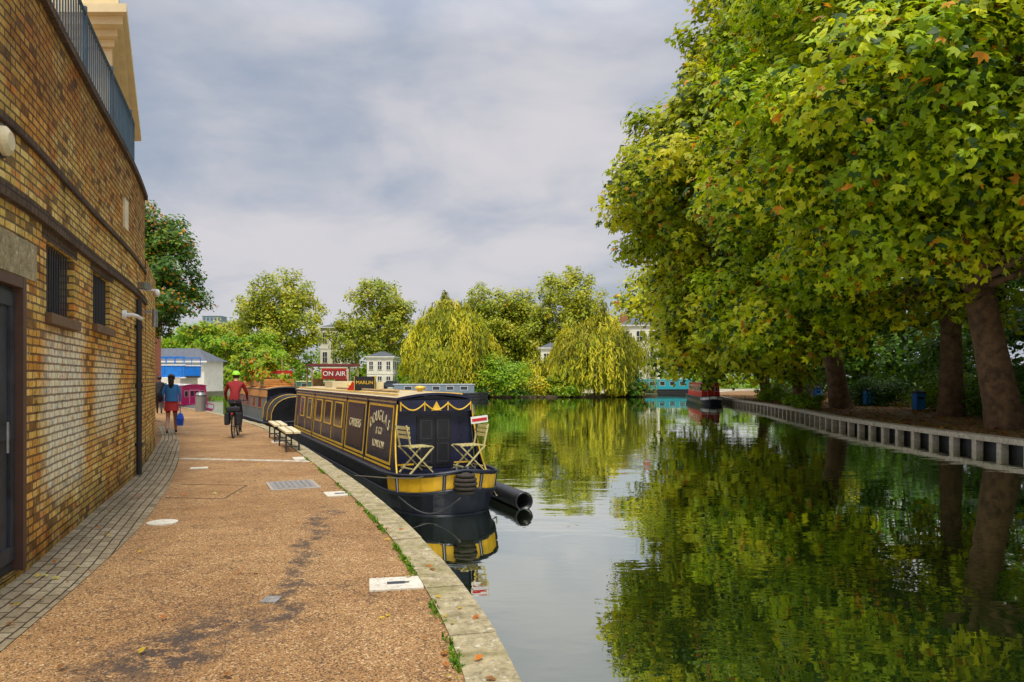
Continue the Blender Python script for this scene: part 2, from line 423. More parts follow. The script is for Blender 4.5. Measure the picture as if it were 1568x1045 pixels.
for i in range(n):
    q = []
    for j in (i, i+1):
        y = -3.9+(24.9+3.9)*j/n
        pe = E.P(E.uY(y), .006); u = W.uY(y); pw = W.P(u, .006)
        q.append((pw, pe, u, math.dist(pw, pe)))
    b.face([q[0][0], q[0][1], q[1][1], q[1][0]], m_sett, [(q[0][2],0),(q[0][2],q[0][3]),(q[1][2],q[1][3]),(q[1][2],0)])
b.build('brick_paving_strip')
b = MB(); u = K.uY(-3)
while u < K.uY(90):
    ln = rnd.uniform(.75, 1.15) if u < K.uY(40) else 2
    dz = rnd.uniform(-.008, .008)
    b.cbox(K, u, u+ln-.012, -.28, .022+dz, -.30, rnd.uniform(-.012, .012), m_kerb, .3); u += ln
b.build('stone_kerb', bevel=.016)
b = MB(); b.cbox(K, .5, K.len-.5, -1.6, -.285, -.5, -.05, m_dkbrick, 1); b.build('canal_side_wall')
# park-side coping: curve normal points inland (+X); negative offset is the water side
b = MB(); u = R.uY(-20)
while u < R.uY(117):
    b.cbox(R, u, u+1.18, -.36, -.19, -.55, -.03, m_cop, .6)
    b.cbox(R, u+.4, u+.62, -1.0, -.362, -.50, -.26, m_cop, 1)
    u += 1.2
b.build('stone_coping', bevel=.015)
b = MB(); b.cbox(R, 1, R.len-1, -1.5, -.365, -.22, -.12, m_black, 2); b.build('bank_retaining_wall')
b = MB(); b.box((0, 118.0, -.75), (400, .4, 1.4), m_cop); b.build('quay_wall')
b = MB(); p0 = Vector((-6.8,14.75,.006)); p1 = Vector((-3.95,14.25,.006)); d = (p1-p0).normalized(); pr = Vector((-d.y, d.x, 0))*.11
t = 0; ln = (p1-p0).length
while t < ln-.1:
    a = p0+d*t; c = p0+d*(t+.19); b.prism([((a-pr).x,(a-pr).y),((c-pr).x,(c-pr).y),((c+pr).x,(c+pr).y),((a+pr).x,(a+pr).y)], -.01, .010, m_cop); t += .205
b.build('sett_drain_line')
m_plate = M('cover_plate', (.30, .28, .26), .6, .4, 30, .8, .3)
def cover(name, x, y, wx, wy, ang, frame=m_cover, plate=None, slots=False):
    b = MB(); b.box((0,0,.004), (wx, wy, .02), frame)
    if plate: b.box((0,0,.010), (wx*.86, wy*.88, .02), plate)
    if plate:
        for i in range(7):
            for j in range(9): b.box((wx*.11*(i-3), wy*.09*(j-4), .0225), (wx*.05, wy*.035, .006), plate)
    if slots:
        b.box((0,0,.0125), (wx*.34, wy*.22, .006), m_iron); b.box((wx*.2,0,.0125), (wx*.1, wy*.12, .0062), m_iron)
    return b.build(name, loc=(x, y, 0), rotz=ang, bevel=.003)
cover('access_cover', -3.39, 11.1, .72, .9, .42, M('cover_rim', (.35,.3,.24), .7), m_plate)
cover('valve_cover', -.93, 5.76, .42, .34, .2, slots=True)
cover('valve_cover', -2.46, 10.25, .4, .4, .4, slots=True)
cover('valve_cover', -4.3, 14.8, .4, .5, .4)
cover('valve_cover', -6.05, 18.7, .4, .6, .4)
cover('valve_cover', -5.75, 13.2, .3, .25, .4)
cover('small_cover', -1.79, 5.34, .12, .14, 0, m_plate)
b = MB(); b.tube([(0,0,0),(0,0,.015)], .165, m_cover, 24); b.build('round_cover', loc=(-3.99, 8.2, 0))
b = MB(); m_jd = M('joint_dark', (.10,.06,.035), .9)
for (a, c) in (((-5.15,11.2),(-4.1,11.1)),((-4.8,9.95),(-3.95,9.85)),((-4.1,11.1),(-3.95,9.85))):
    b.beam((*a,-.001), (*c,-.001), .022, .01, m_jd)
b.build('trench_patch_edge')

# ------------------------------------------------------------ brick wall with openings
wallE = empty('brick_wall')
b = MB()
Yend = 13.9; U1 = W.uY(Yend); TOP = 5.1
openings = [(W.uY(4.55), W.uY(6.12), .04, 2.5), (W.uY(6.75), W.uY(7.85), 2.27, 2.95), (W.uY(8.85), W.uY(9.9), 2.33, 2.98)]
us = list(np.arange(0, U1, .3))+[U1]; zs = [0, .5, 1, 1.5, 3.5, 4, 4.5, TOP]
for o_ in openings: us += [o_[0], o_[1]]; zs += [o_[2], o_[3]]
us = sorted(set(round(x, 4) for x in us)); zs = sorted(set(zs))
for i in range(len(us)-1):
    for j in range(len(zs)-1):
        um = (us[i]+us[i+1])/2; zm = (zs[j]+zs[j+1])/2
        if any(o[0]-.001 < um < o[1]+.001 and o[2] < zm < o[3] for o in openings): continue
        b.face([W.P(us[i], zs[j]), W.P(us[i+1], zs[j]), W.P(us[i+1], zs[j+1]), W.P(us[i], zs[j+1])], m_wall,
               [(us[i], zs[j]), (us[i+1], zs[j]), (us[i+1], zs[j+1]), (us[i], zs[j+1])])
for (a, c, z0, z1) in openings:
    D = -.2
    b.face([W.P(a,z0),W.P(a,z1),W.P(a,z1,D),W.P(a,z0,D)], m_wall, [(a,z0),(a,z1),(a+.2,z1),(a+.2,z0)])
    b.face([W.P(c,z0),W.P(c,z1),W.P(c,z1,D),W.P(c,z0,D)], m_wall, [(c,z0),(c,z1),(c-.2,z1),(c-.2,z0)])
    b.face([W.P(a,z1),W.P(c,z1),W.P(c,z1,D),W.P(a,z1,D)], m_wall, [(a,z1),(c,z1),(c,z1+.2),(a,z1+.2)])
    b.face([W.P(a,z0),W.P(c,z0),W.P(c,z0,D),W.P(a,z0,D)], m_wall, [(a,z0),(c,z0),(c,z0+.2),(a,z0+.2)])
e0 = W.P(U1, 0); e1 = (e0[0]-14, e0[1]+5.2)
b.face([e0, (*e1,0), (*e1,TOP), (e0[0],e0[1],TOP)], m_wall, [(0,0),(15,0),(15,TOP),(0,TOP)])
U2 = W.uY(17.0); nlow = 12
for i in range(nlow):
    a = U1+(U2-U1)*i/nlow; c = U1+(U2-U1)*(i+1)/nlow
    b.face([W.P(a,0,.01),W.P(c,0,.01),W.P(c,3.95,.01),W.P(a,3.95,.01)], m_wall, [(a,0),(c,0),(c,3.95),(a,3.95)])
    b.face([W.P(a,3.95,.01),W.P(c,3.95,.01),W.P(c,3.95,-.5),W.P(a,3.95,-.5)], m_kerb)
q = W.P(U2,0,.01); b.face([q,(q[0]-12,q[1]+4,0),(q[0]-12,q[1]+4,3.95),(q[0],q[1],3.95)], m_wall, [(0,0),(12.6,0),(12.6,3.95),(0,3.95)])
b.build('wall_brickwork', wallE)
b = MB()
b.cbox(W, .02, U1+.01, 3.07, 3.15, -.05, .045, m_band, .3)
b.cbox(W, .02, U1+.01, 3.15, 3.20, -.05, .025, m_band, .3)
b.cbox(W, .02, U1+.01, 3.66, 3.73, -.05, .03, m_band, .3)
b.cbox(W, .02, U1+.02, TOP, TOP+.09, -.34, .05, m_band, .3)
b.build('string_courses', wallE)
b = MB()
m_wf = M('window_frame', (.10,.05,.025), .7)
for (a, c, z0, z1) in openings[1:]:
    b.cbox(W, a-.06, c+.06, z0-.1, z0-.002, -.195, .06, M('timber_sill', (.16,.09,.04), .8, .4, 10, .3), .4)
    b.cbox(W, a+.005, c-.005, z0+.005, z1-.005, -.19, -.17, m_glass, .4)
    for z in (z0+.002, z1-.06): b.cbox(W, a+.002, c-.002, z, z+.055, -.17, -.13, m_wf, .4)
    for uu in (a+.002, (a+c)/2-.02, c-.05): b.cbox(W, uu, uu+.045, z0+.06, z1-.06, -.168, -.132, m_wf, .4)
    k = a+.06
    while k < c-.04:
        b.tube([W.P(k, z0+.003, -.05), W.P(k, z1-.003, -.05)], .009, m_iron, 6); k += .1
b.cbox(W, W.uY(6.6), W.uY(8.0), 2.955, 3.06, -.05, .004, m_band, .3)
b.cbox(W, W.uY(8.7), W.uY(10.1), 2.985, 3.06, -.05, .004, m_band, .3)
b.build('barred_windows', wallE)
b = MB(); a, c, z0, z1 = openings[0]; m_door = M('black_door', (.035,.04,.05), .55, .5, 5, .2)
m_frame = M('brown_frame', (.10,.05,.03), .6)
b.cbox(W, a-.1, c+.28, 2.505, 2.82, -.05, .015, m_kerb, .3)
b.cbox(W, c-.09, c-.003, z0, z1-.002, -.14, .012, m_frame, .3); b.cbox(W, a+.003, a+.09, z0, z1-.002, -.14, .012, m_frame, .3)
b.cbox(W, a+.09, c-.09, z1-.09, z1-.002, -.14, .01, m_frame, .3)
b.cbox(W, a+.095, c-.095, z0+.01, z1-.095, -.13, -.07, m_door, .3)
for zc in (.14, 1.15, 2.25): b.cbox(W, a+.1, c-.1, zc, zc+.12, -.07, -.045, m_door, .3)
for uu in (a+.1, (a+c)/2-.05, c-.2): b.cbox(W, uu, uu+.1, .262, 1.148, -.07, -.047, m_door, .3)
for uu in (a+.1, (a+c)/2-.05, c-.2): b.cbox(W, uu, uu+.1, 1.272, 2.248, -.07, -.047, m_door, .3)
b.tube([W.P(c-.35, 1.05, -.02), W.P(c-.35, 1.3, -.02)], .012, m_metal, 6)
b.build('steel_door', wallE)
b = MB()
for i in range(20):
    a = U1*i/20; c = U1*(i+1)/20; p = W.P(a, TOP-.02, -.3); q = W.P(c, TOP-.02, -.3)
    b.face([p, q, (q[0]-14, q[1]+(5.2 if c > U1-.1 else 3), TOP-.02), (p[0]-14, p[1]+3, TOP-.02)], m_earth)
b.build('terrace', wallE)
b = MB(); u = W.uY(12.2)
b.tube([W.P(u, .02, .06), W.P(u, 3.0, .06)], .045, m_iron, 10)
for z in (.5, 1.5, 2.5): b.tube([W.P(u, z, .06), W.P(u, z+.06, .06)], .06, m_iron, 10)
b.build('drainpipe', smooth=False)
b = MB(); u = W.uY(10.9)
b.tube([W.P(u, 2.62, 0), W.P(u, 2.62, .12), W.P(u+.2, 2.62, .16), W.P(u+.8, 2.62, .16)], .03, m_white, 10)
b.tube([W.P(u, 2.62, 0), W.P(u, 2.62, .05)], .07, m_white, 12)
b.build('vent_pipe', smooth=True)
b = MB(); u = W.uY(12.9)
b.beam(W.P(u, 3.25, 0), W.P(u, 3.25, .28), .04, .04, m_white)
b.sphere(W.P(u, 3.2, .28), (.05,.05,.07), m_white); b.box(W.P(u-.3, 3.28, .1), (.12,.25,.12), m_metal)
b.beam(W.P(u+.6, 2.9, 0), W.P(u+.6, 2.9, .2), .04, .04, m_metal); b.tube([W.P(u+.6, 2.62, .2), W.P(u+.6, 2.95, .2)], .05, m_metal, 10)
b.build('wall_lamp')
b = MB(); u = W.uY(5.45); p = W.P(u, 3.46, 0); nn = W.nrm(u); nv = Vector((nn[0], nn[1], 0)); P0 = Vector(p)
b.tube([P0, P0+nv*.05], .12, m_iron, 20); b.tube([P0+nv*.05, P0+nv*.1, P0+nv*.13], [.115,.11,.07], m_cream, 20)
b.torus(P0+nv*.06, .118, .014, m_iron, 'X', rot=Matrix.Rotation(math.atan2(nn[1], nn[0]), 3, 'Z'))
b.build('bulkhead_lamp')
b = MB(); u = W.uY(10.9); b.cbox(W, u, u+.35, 3.95, 4.4, 0, .03, m_cream, .4); b.build('wall_plaque')
b = MB(); m_rail = M('blue_grey_iron', (.04,.075,.11), .5); ue = W.uY(12.3); RO = -.03
for z, r_ in ((TOP+.17, .016), (6.0, .022)):
    b.tube([W.P(x, z, RO) for x in np.linspace(.5, ue, 60)]+[(W.P(ue, z)[0]-4, W.P(ue, z)[1]+2.4, z)], r_, m_rail, 6)
u = .6; k = 0
while u < ue:
    if k % 14 == 0: b.tube([W.P(u, TOP+.05, RO), W.P(u, 6.08, RO)], .024, m_rail, 6)
    else: b.tube([W.P(u, TOP+.17, RO), W.P(u, 6.0, RO)], .010, m_rail, 5)
    u += .125; k += 1
pe = Vector(W.P(ue, 0, RO)); dirr = Vector((-4, 2.4, 0)).normalized()
for i in range(34):
    p = pe+dirr*i*.12; b.tube([(p.x, p.y, TOP+.17), (p.x, p.y, 6.0)], .009, m_rail, 5)
b.build('iron_railing')

# ------------------------------------------------------------ buildings
def building(name, x, y, wd, dp, h, rot, wall, floors=3, cols=4, roof=True, z0=-.1, cornice=.35, roofm=None, chim=True):
    e = empty(name, (x, y, z0), rot)
    b = MB(); b.box((0, dp/2, h/2), (wd, dp, h), wall)
    b.box((0, dp/2, h+.12), (wd+cornice, dp+cornice, .24), wall); b.box((0, dp/2, h+.32), (wd+2*cornice, dp+2*cornice, .16), wall)
    for fl in range(1, floors): b.box((0, dp/2, h*fl/floors), (wd+.12, dp+.12, .15), wall)
    b.build('walls', e)
    b = MB()
    for fl in range(floors):
        zc = h*(fl+.55)/floors; hh = h/floors*.52
        for c in range(cols):
            xc = wd*((c+.5)/cols-.5); ww = wd/cols*.42
            b.box((xc, -.03, zc), (ww+.24, .12, hh+.24), wall); b.box((xc, -.06, zc), (ww, .14, hh), m_glass)
            b.box((xc, -.10, zc), (.06, .12, hh), m_white); b.box((xc, -.10, zc), (ww, .11, .06), m_white)
        for c in range(3):
            yc = dp*((c+.5)/3)
            for sx in (-1, 1): b.box((sx*wd/2, yc, zc), (.14, dp/8, hh), m_glass)
    b.build('windows', e)
    if roof:
        b = MB(); r = roofm or M('slate', (.09,.10,.12), .7, .3, 3); z = h+.4; x2 = wd/2+.2; y0_, y1_ = -.2, dp+.2; rh = min(wd, dp)*.22; c_ = min(wd, dp)*.45
        A = [(-x2,y0_,z),(x2,y0_,z),(x2,y1_,z),(-x2,y1_,z)]; T = [(-x2+c_, (y0_+y1_)/2, z+rh), (x2-c_, (y0_+y1_)/2, z+rh)]
        b.face([A[0],A[1],T[1],T[0]], r); b.face([A[2],A[3],T[0],T[1]], r); b.face([A[1],A[2],T[1]], r); b.face([A[3],A[0],T[0]], r)
        if chim:
            mcb = M('chimney_brick', (.35,.14,.07), .9)
            for sx in (-1, 1):
                b.box((sx*wd*.3, dp*.5, z+rh*.9), (1.2, .6, 1.6), mcb)
                for q_ in (-.3, .1): b.tube([(sx*wd*.3+q_, dp*.5, z+rh*.9+.8), (sx*wd*.3+q_, dp*.5, z+rh*.9+1.2)], .12, mcb, 8)
        b.build('roof', e)
    return e
m_stucco = M('cream_stucco', (.72, .58, .34), .8, .1, 2, .1)
m_wstucco = M('white_stucco', (.74, .69, .58), .8, .12, 1)
b_e = empty('cream_villa', (-8.9, 16.0, -.35), 0)
b = MB()
poly = [(0,0),(-9,0),(-13,7),(-4,7)]
b.prism(poly, 0, 9.35, m_stucco)
def exp(poly, d):
    cx_ = sum(p[0] for p in poly)/4; cy_ = sum(p[1] for p in poly)/4
    o = []
    for p in poly: o.append((p[0]+(d if p[0] > cx_ else -d), p[1]+(d if p[1] > cy_ else -d)))
    return o
for i, (d, z0, z1) in enumerate(((.10,9.352,9.5),(.26,9.502,9.65),(.5,9.652,9.82),(.68,9.822,10.0),(.3,10.002,10.8))): b.prism(exp(poly, d), z0, z1, m_stucco)
b.build('walls_and_cornice', b_e, bevel=.02)
b = MB()
for i in range(4): b.box((-1.8-2.1*i, -.02, 7.4), (1.0, .08, 1.7), m_glass); b.box((-1.8-2.1*i, -.03, 6.48), (1.3, .16, .12), m_white)
b.build('windows', b_e)

building('white_villa', -36.0, 146, 6, 10, 11.8, 0, m_wstucco, 3, 3, chim=False)
building('white_villa', -23.0, 125, 4.5, 6, 5.2, 0, m_wstucco, 2, 3, chim=False)
building('white_villa', 6.9, 122, 4.2, 5, 6.6, 0, m_wstucco, 2, 2, chim=False)
building('white_villa', 22, 124, 7, 8, 10.6, 0, m_wstucco, 3, 3)
building('distant_tower', -209, 500, 13, 10, 45, 0, M('tower_glass', (.25,.33,.42), .4), 12, 5, roof=False)
building('distant_tower', -330, 620, 16, 10, 40, 0, MC['tower_glass'], 10, 5, roof=False)
b = MB(); m_rb = M('red_brick', (.36,.12,.06), .9, .35, 14, .3)
b.box((-25.4, 45, 3.4), (5, 5, 6.8), m_rb); b.box((-23.2, 44, 7.6), (.8, .8, 1.6), m_rb); b.box((-23.2, 44, 8.45), (.95, .95, .12), m_cop)
b.face([(-28,42.4,6.8),(-22.8,42.4,6.8),(-24,45,7.6),(-27,45,7.6)], M('slate', (.09,.10,.12), .7, .3, 3))
for dx in (-.2, .2): b.tube([(-23.2+dx,44,8.5),(-23.2+dx,44,8.8)], .12, m_rb, 8)
b.build('brick_chimney_house', loc=(-.3,0,0))
m_blue = M('bridge_blue', (.01,.17,.58), .45, .2, 2)
b = MB()
for y in (79, 83):
    b.box((-52, y, 2.45), (32, .3, 1.3), m_blue); b.box((-52, y, 3.14), (32.2, .45, .12), m_white); b.box((-52, y, 1.75), (32.2, .4, .12), m_white)
    for i in range(17): b.box((-67.5+i*1.95, y-.18, 2.45), (.14, .08, 1.26), MC['bridge_blue'])
    for i in range(33): b.box((-68+i, y, 3.6), (.06, .06, .8), m_blue)
    b.box((-52, y, 4.02), (32, .12, .12), m_blue)
b.box((-52, 81, 1.85), (32, 3.6, .2), m_iron)
for x_ in (-37, -67): b.box((x_, 81, .4), (1.2, 4.4, 2.7), m_cop)
b.build('blue_footbridge')
b = MB(); m_sl = MC['slate']
b.box((-44, 94, 2.0), (10, 6, 4.0), m_wstucco)
A = [(-49.5,90.5,3.9),(-38.5,90.5,3.9),(-38.5,97.5,3.9),(-49.5,97.5,3.9)]; T = [(-47,94,5.6),(-41,94,5.6)]
b.face([A[0],A[1],T[1],T[0]], m_sl); b.face([A[2],A[3],T[0],T[1]], m_sl); b.face([A[1],A[2],T[1]], m_sl); b.face([A[3],A[0],T[0]], m_sl)
for i in range(4): b.box((-47+2*i, 90.97, 2.6), (1.2, .1, 1.2), m_glass)
b.box((-44, 90.4, 3.78), (11.2, .12, .2), m_white)
b.build('canal_cafe')

# ------------------------------------------------------------ foliage
LT = {'diamond': [[(0,0,0),(.36,.5,.08),(0,1,0),(-.36,.5,.08)]],
      'palm': [[(0,0,0),(.24,.45,.05),(0,1,-.1),(-.24,.45,.05)], [(0,0,0),(.5,.08,-.02),(.66,.6,-.14),(.17,.44,.03)], [(0,0,0),(-.17,.44,.03),(-.66,.6,-.14),(-.5,.08,-.02)]],
      'strip': [[(-.5,0,0),(.5,0,0),(.35,1,0),(-.35,1,0)]]}
def leaves(name, pos, nrm, size, cols, shape='diamond', parent=None, tdir=None, width=1.0, rs=None):
    rs = rs or np.random.RandomState(1); n = len(pos)
    nrm = nrm/np.linalg.norm(nrm, axis=1, keepdims=True)
    if tdir is None: tdir = rs.normal(size=(n, 3)); tdir[:, 2] -= .5
    t = tdir-nrm*np.sum(tdir*nrm, axis=1, keepdims=True); t /= np.linalg.norm(t, axis=1, keepdims=True)+1e-9
    bb = np.cross(nrm, t)
    T = LT[shape]; k = len(T)*4
    loc = np.array([v for q in T for v in q], float)
    V = pos[:, None, :]+size[:, None, None]*(loc[None, :, 0, None]*width*bb[:, None, :]+loc[None, :, 1, None]*t[:, None, :]+loc[None, :, 2, None]*nrm[:, None, :])
    V = V.reshape(-1, 3).astype(np.float32); nf = n*len(T)
    me = bpy.data.meshes.new(name); me.vertices.add(len(V)); me.vertices.foreach_set('co', V.ravel())
    me.loops.add(nf*4); me.loops.foreach_set('vertex_index', np.arange(nf*4, dtype=np.int32))
    me.polygons.add(nf); me.polygons.foreach_set('loop_start', np.arange(0, nf*4, 4, dtype=np.int32))
    me.update(calc_edges=True)
    ca = me.color_attributes.new('Col', 'FLOAT_COLOR', 'POINT')
    C = np.ones((n, k, 4), np.float32); C[:, :, :3] = cols[:, None, :]; ca.data.foreach_set('color', C.ravel())
    me.materials.append(m_leaf)
    o = bpy.data.objects.new(name, me); COL.objects.link(o)
    if parent is not None: o.parent = parent
    return o
def unit(rs, n):
    d = rs.normal(size=(n, 3)); return d/np.linalg.norm(d, axis=1, keepdims=True)
PAL = {'plane': [(.15,.29,.006),(.36,.50,.010),(.68,.68,.016),(.035,.09,.005)],
       'planeB': [(.17,.28,.006),(.40,.48,.010),(.66,.62,.022),(.045,.09,.006)],
       'far': [(.21,.29,.02),(.40,.45,.03),(.60,.56,.045),(.10,.16,.015)],  # yellow-green far trees, distance haze put into the lighter leaf colours
       'willow': [(.24,.30,.012),(.52,.52,.02),(.80,.70,.045),(.10,.15,.01)],
       'dark': [(.05,.13,.012),(.08,.20,.015),(.17,.28,.02),(.02,.06,.008)],
       'bush': [(.13,.31,.01),(.27,.45,.012),(.45,.52,.02),(.05,.14,.008)]}
def colours(rs, n, clump_id, nc, pal, orange=.0):
    P = np.array(PAL[pal]); cr = rs.rand(nc)[clump_id]*.6+rs.rand(n)*.5
    idx = cr*2; i0 = np.clip(idx.astype(int), 0, 1); fr = np.clip(idx-i0, 0, 1)[:, None]
    c = P[i0]*(1-fr)+P[i0+1]*fr
    dk = rs.rand(n) < .18; c[dk] = P[3]
    og = rs.rand(n) < orange*(1+3*(rs.rand(nc)[clump_id] > .85))
    c[og] = np.array([(.66,.27,.02)])*(.6+.6*rs.rand(og.sum(), 1))
    return c*(.8+.4*rs.rand(n, 1))
def crown_pts(rs, blobs, nc, rc, nl, inner=.5, flat=.6, outer=1.05):
    B = np.array(blobs, float); wgt = (B[:, 3]*B[:, 4]*B[:, 5])**(2/3); wgt /= wgt.sum()
    bi = rs.choice(len(B), nc, p=wgt); d = unit(rs, nc)
    r = (inner**2+(outer**2-inner**2)*rs.rand(nc))**.5
    r *= 1+.12*np.sin(d[:, 0]*5+bi)*np.cos(d[:, 2]*6+d[:, 1]*4)
    cc = B[bi, :3]+d*B[bi, 3:]*r[:, None]
    rcs = rc*(.5+1.0*rs.rand(nc))
    pw = rcs**2/np.sum(rcs**2)
    ci = rs.choice(nc, nl, p=pw); dd = unit(rs, nl); rr = rs.rand(nl)**.45*(.85+.45*rs.rand(nl))
    off = dd*rr[:, None]*rcs[ci][:, None]*np.array([1, 1, flat])
    off[:, 2] -= .25*(off[:, 0]**2+off[:, 1]**2)/np.maximum(rcs[ci], .1)
    pos = cc[ci]+off
    out = d[ci]*.5+dd*.5+np.array([0, -.25, .75])+rs.normal(size=(nl, 3))*.5
    return pos, out, ci, cc
def tree(name, base, trunk_r, blobs, nc, rc, nl, size, pal, seed, shape='diamond', orange=0., fork=4.5, lean=(0,0), nlimb=22, inner=.5, zmin=None, width=1.0, flat=.6, outer=1.05):
    rs = np.random.RandomState(seed); e = empty(name, base)
    bl = [(x-base[0], y-base[1], z-base[2], a, b_, c) for x, y, z, a, b_, c in blobs]
    pos, out, ci, cc = crown_pts(rs, bl, nc, rc, nl, inner, flat, outer)
    if zmin is not None:
        zl = zmin-base[2]+.9*np.sin(pos[:, 0]*1.1+pos[:, 1]*.7)+.4*rs.rand(len(pos))
        k = pos[:, 2] > zl; pos, out, ci = pos[k], out[k], ci[k]
    n = len(pos); col = colours(rs, n, ci, nc, pal, orange)
    leaves('foliage', pos, out, size*(.6+.7*rs.rand(n)), col, shape, e, rs=rs, width=width)
    b = MB(); f = Vector((lean[0], lean[1], fork))
    b.tube([(0,0,-.3), (0,0,.1), Vector((0,0,0)).lerp(f, .2), Vector((0,0,0)).lerp(f, .6), f], [trunk_r*1.6, trunk_r*1.2, trunk_r, trunk_r*.85, trunk_r*.8], m_bark, 14)
    mean = Vector(np.mean(cc, axis=0))
    order = rs.permutation(len(cc))[:nlimb]
    for q, i in enumerate(order):
        t = Vector(cc[i]); s0 = f.lerp(mean, rs.rand()*.35) if q > 5 else f-Vector((0,0,.3*rs.rand()))
        mid = s0.lerp(t, .5)+Vector((rs.normal()*.4, rs.normal()*.4, .12*(t-s0).length))
        r0 = trunk_r*(.5 if q <= 5 else .25)
        b.tube([s0, s0.lerp(mid, .55)+Vector((0,0,.1)), mid, mid.lerp(t, .6), t], [r0, r0*.75, r0*.5, r0*.3, r0*.1], m_bark, 7)
    b.tube([f, f.lerp(mean, .5), mean, mean+Vector((0,0,3))], [trunk_r*.75, trunk_r*.55, trunk_r*.35, .05], m_bark, 10)
    b.build('trunk_and_limbs', e, smooth=True)
    return e
tree('plane_tree', (18.6, 27, -.25), .62, [(18,24,13,9.5,10,8.5),(11.8,23,9.5,4.6,6,4.2),(12.8,33,6.6,4.2,5,4.8),(20,17,10,7,6,6.5),(17,27,20,8,8,6)], 950, 1.0, 190000, .235, 'plane', 3, 'palm', .022, 5.2, (-1.4,-.5), 44, zmin=3.2, flat=.8, outer=1.1)
tree('plane_tree', (20.6, 45, -.25), .6, [(17.1,45,15,9,9,8),(13.2,44,13,6.6,8,7),(18.6,45,22,7.5,7,6),(14,43,6.5,5,5,4.6)], 820, 1.1, 125000, .32, 'planeB', 4, 'palm', .014, 6.5, (-1,0), 40, zmin=1.8, flat=.8, outer=1.1)
tree('plane_tree', (23.5, 66, -.25), .5, [(17.5,64,8,6.8,7,6.2),(22,66,14,9,9,9)], 300, 1.5, 50000, .45, 'planeB', 5, 'diamond', .01, 5, (-1,0), 20, zmin=1.2)
tree('plane_tree', (22.7, 57, -.25), .42, [(19,56,9,7,6,7)], 170, 1.4, 32000, .42, 'planeB', 6, 'diamond', .01, 5, (0,0), 16, zmin=1.8)
tree('plane_tree', (22.0, 36, -.25), .55, [(24,36,14,9,8,9)], 260, 1.5, 45000, .38, 'planeB', 8, 'diamond', .01, 6, (0,0), 20, zmin=3.8)
tree('plane_tree', (27.5, 14, -.25), .55, [(26,10,13,9,9,9)], 260, 1.6, 34000, .42, 'planeB', 9, 'diamond', .01, 5, (0,0), 16, zmin=3.2)
rs = np.random.RandomState(11)
bl = []
for y in np.arange(8, 100, 5): bl.append((31+rs.rand()*3+max(0, y-60)*.12, y, 3.2, 3.2, 4, 3.6)); bl.append((35+rs.rand()*3+max(0, y-60)*.12, y+2, 9, 4, 5, 5))
pos, out, ci, cc = crown_pts(rs, bl, 900, 1.4, 95000, .4)
leaves('park_hedge', pos, out, .42*(.6+.8*rs.rand(len(pos))), colours(rs, len(pos), ci, 900, 'dark'), rs=rs)
def bush(name, x, y, z, r, h, n, size, pal, seed, orange=0):
    rs = np.random.RandomState(seed); e = empty(name, (x, y, z))
    nb = max(4, int(r*5)); pos, out, ci, cc = crown_pts(rs, [(0,0,h*.45,r,r,h*.55)], nb*6, r*.35, n, .5)
    k = pos[:, 2] > 0; pos, out, ci = pos[k], out[k], ci[k]
    leaves('foliage', pos, out, size*(.6+.8*rs.rand(len(pos))), colours(rs, len(pos), ci, nb*6, pal, orange), parent=e, rs=rs)
    b = MB()
    for i in range(6): b.tube([(0,0,-.1), (cc[i][0]*.5, cc[i][1]*.5, abs(cc[i][2])*.5), (cc[i][0], cc[i][1], abs(cc[i][2]))], [.05,.03,.01], m_bark, 5)
    b.build('stems', e)
for i, (x, y, r, h, pal) in enumerate([(21.5,25.5,1.6,2.4,'bush'),(23.5,29,2,3.0,'dark'),(19.8,23.2,.9,1.1,'bush'),(25,35,2.2,2.6,'dark'),(26,42,2,2.2,'bush'),(25.5,50,2,2.0,'dark'),(18.3,44.5,.8,1.0,'bush'),(22.8,20.5,1.8,2.8,'bush'),(19.6,50,.7,.8,'bush'),(21.5,60,1.2,1.4,'bush')]):
    bush('shrub', x, y, -.24, r, h, int(5500*r), .14, pal, 40+i)
tree('street_tree', (-21.2, 41, -.01), .3, [(-20.8,41,7.6,2.7,2.5,3.2),(-19.6,40,6.0,2.0,2.2,1.9),(-20.7,41,10.0,1.4,1.4,1.8),(-19.2,40,7.8,1.5,1.6,1.2)], 150, .65, 26000, .2, 'dark', 21, 'diamond', .05, 3.5, (0,0), 18, outer=1.15)
tree('street_tree', (-44, 104, -.01), .3, [(-45,104,6.5,4.5,3,3.2),(-37,106,5.5,4,3,2.8)], 100, 1.0, 12000, .4, 'bush', 22, 'diamond', .01, 2, (0,0), 10)
bgs = [(-43,132,8.6,22.3,'far'),(-25,134,8.3,20.5,'far'),(-5,136,7.6,19.2,'far'),(9.5,132,8.6,22,'far'),(2,138,6,18.5,'far'),(23,138,7,14,'far'),(-56,140,7,13,'far'),(-66,150,8,12.5,'bush')]
for i, (x, y, r, top, pal) in enumerate(bgs):
    zc = (top+3.4)/2; rz = (top-3.4)/2
    tree('plane_tree', (x, y, -.15), .45, [(x,y,zc,r*.9,r*.8,rz*.95),(x-r*.45,y,zc-rz*.25,r*.6,r*.6,rz*.6),(x+r*.45,y,zc-rz*.2,r*.6,r*.6,rz*.65),(x+r*.1,y,zc+rz*.4,r*.6,r*.6,rz*.6)], 240, 1.25, 21000, .50, pal, 60+i, 'diamond', .004, 4.5, (0,0), 20, inner=.45, flat=.8)
rs = np.random.RandomState(12); bl = []
for x in np.arange(-130, 80, 6): bl.append((x, 160+rs.rand()*8, 4+rs.rand()*2, 5, 4, 4.5+rs.rand()*2.5))
for x in np.arange(-70, 45, 4): bl.append((x, 128+rs.rand()*3, 1.6, 2.6, 2, 1.7+rs.rand()*1.8))
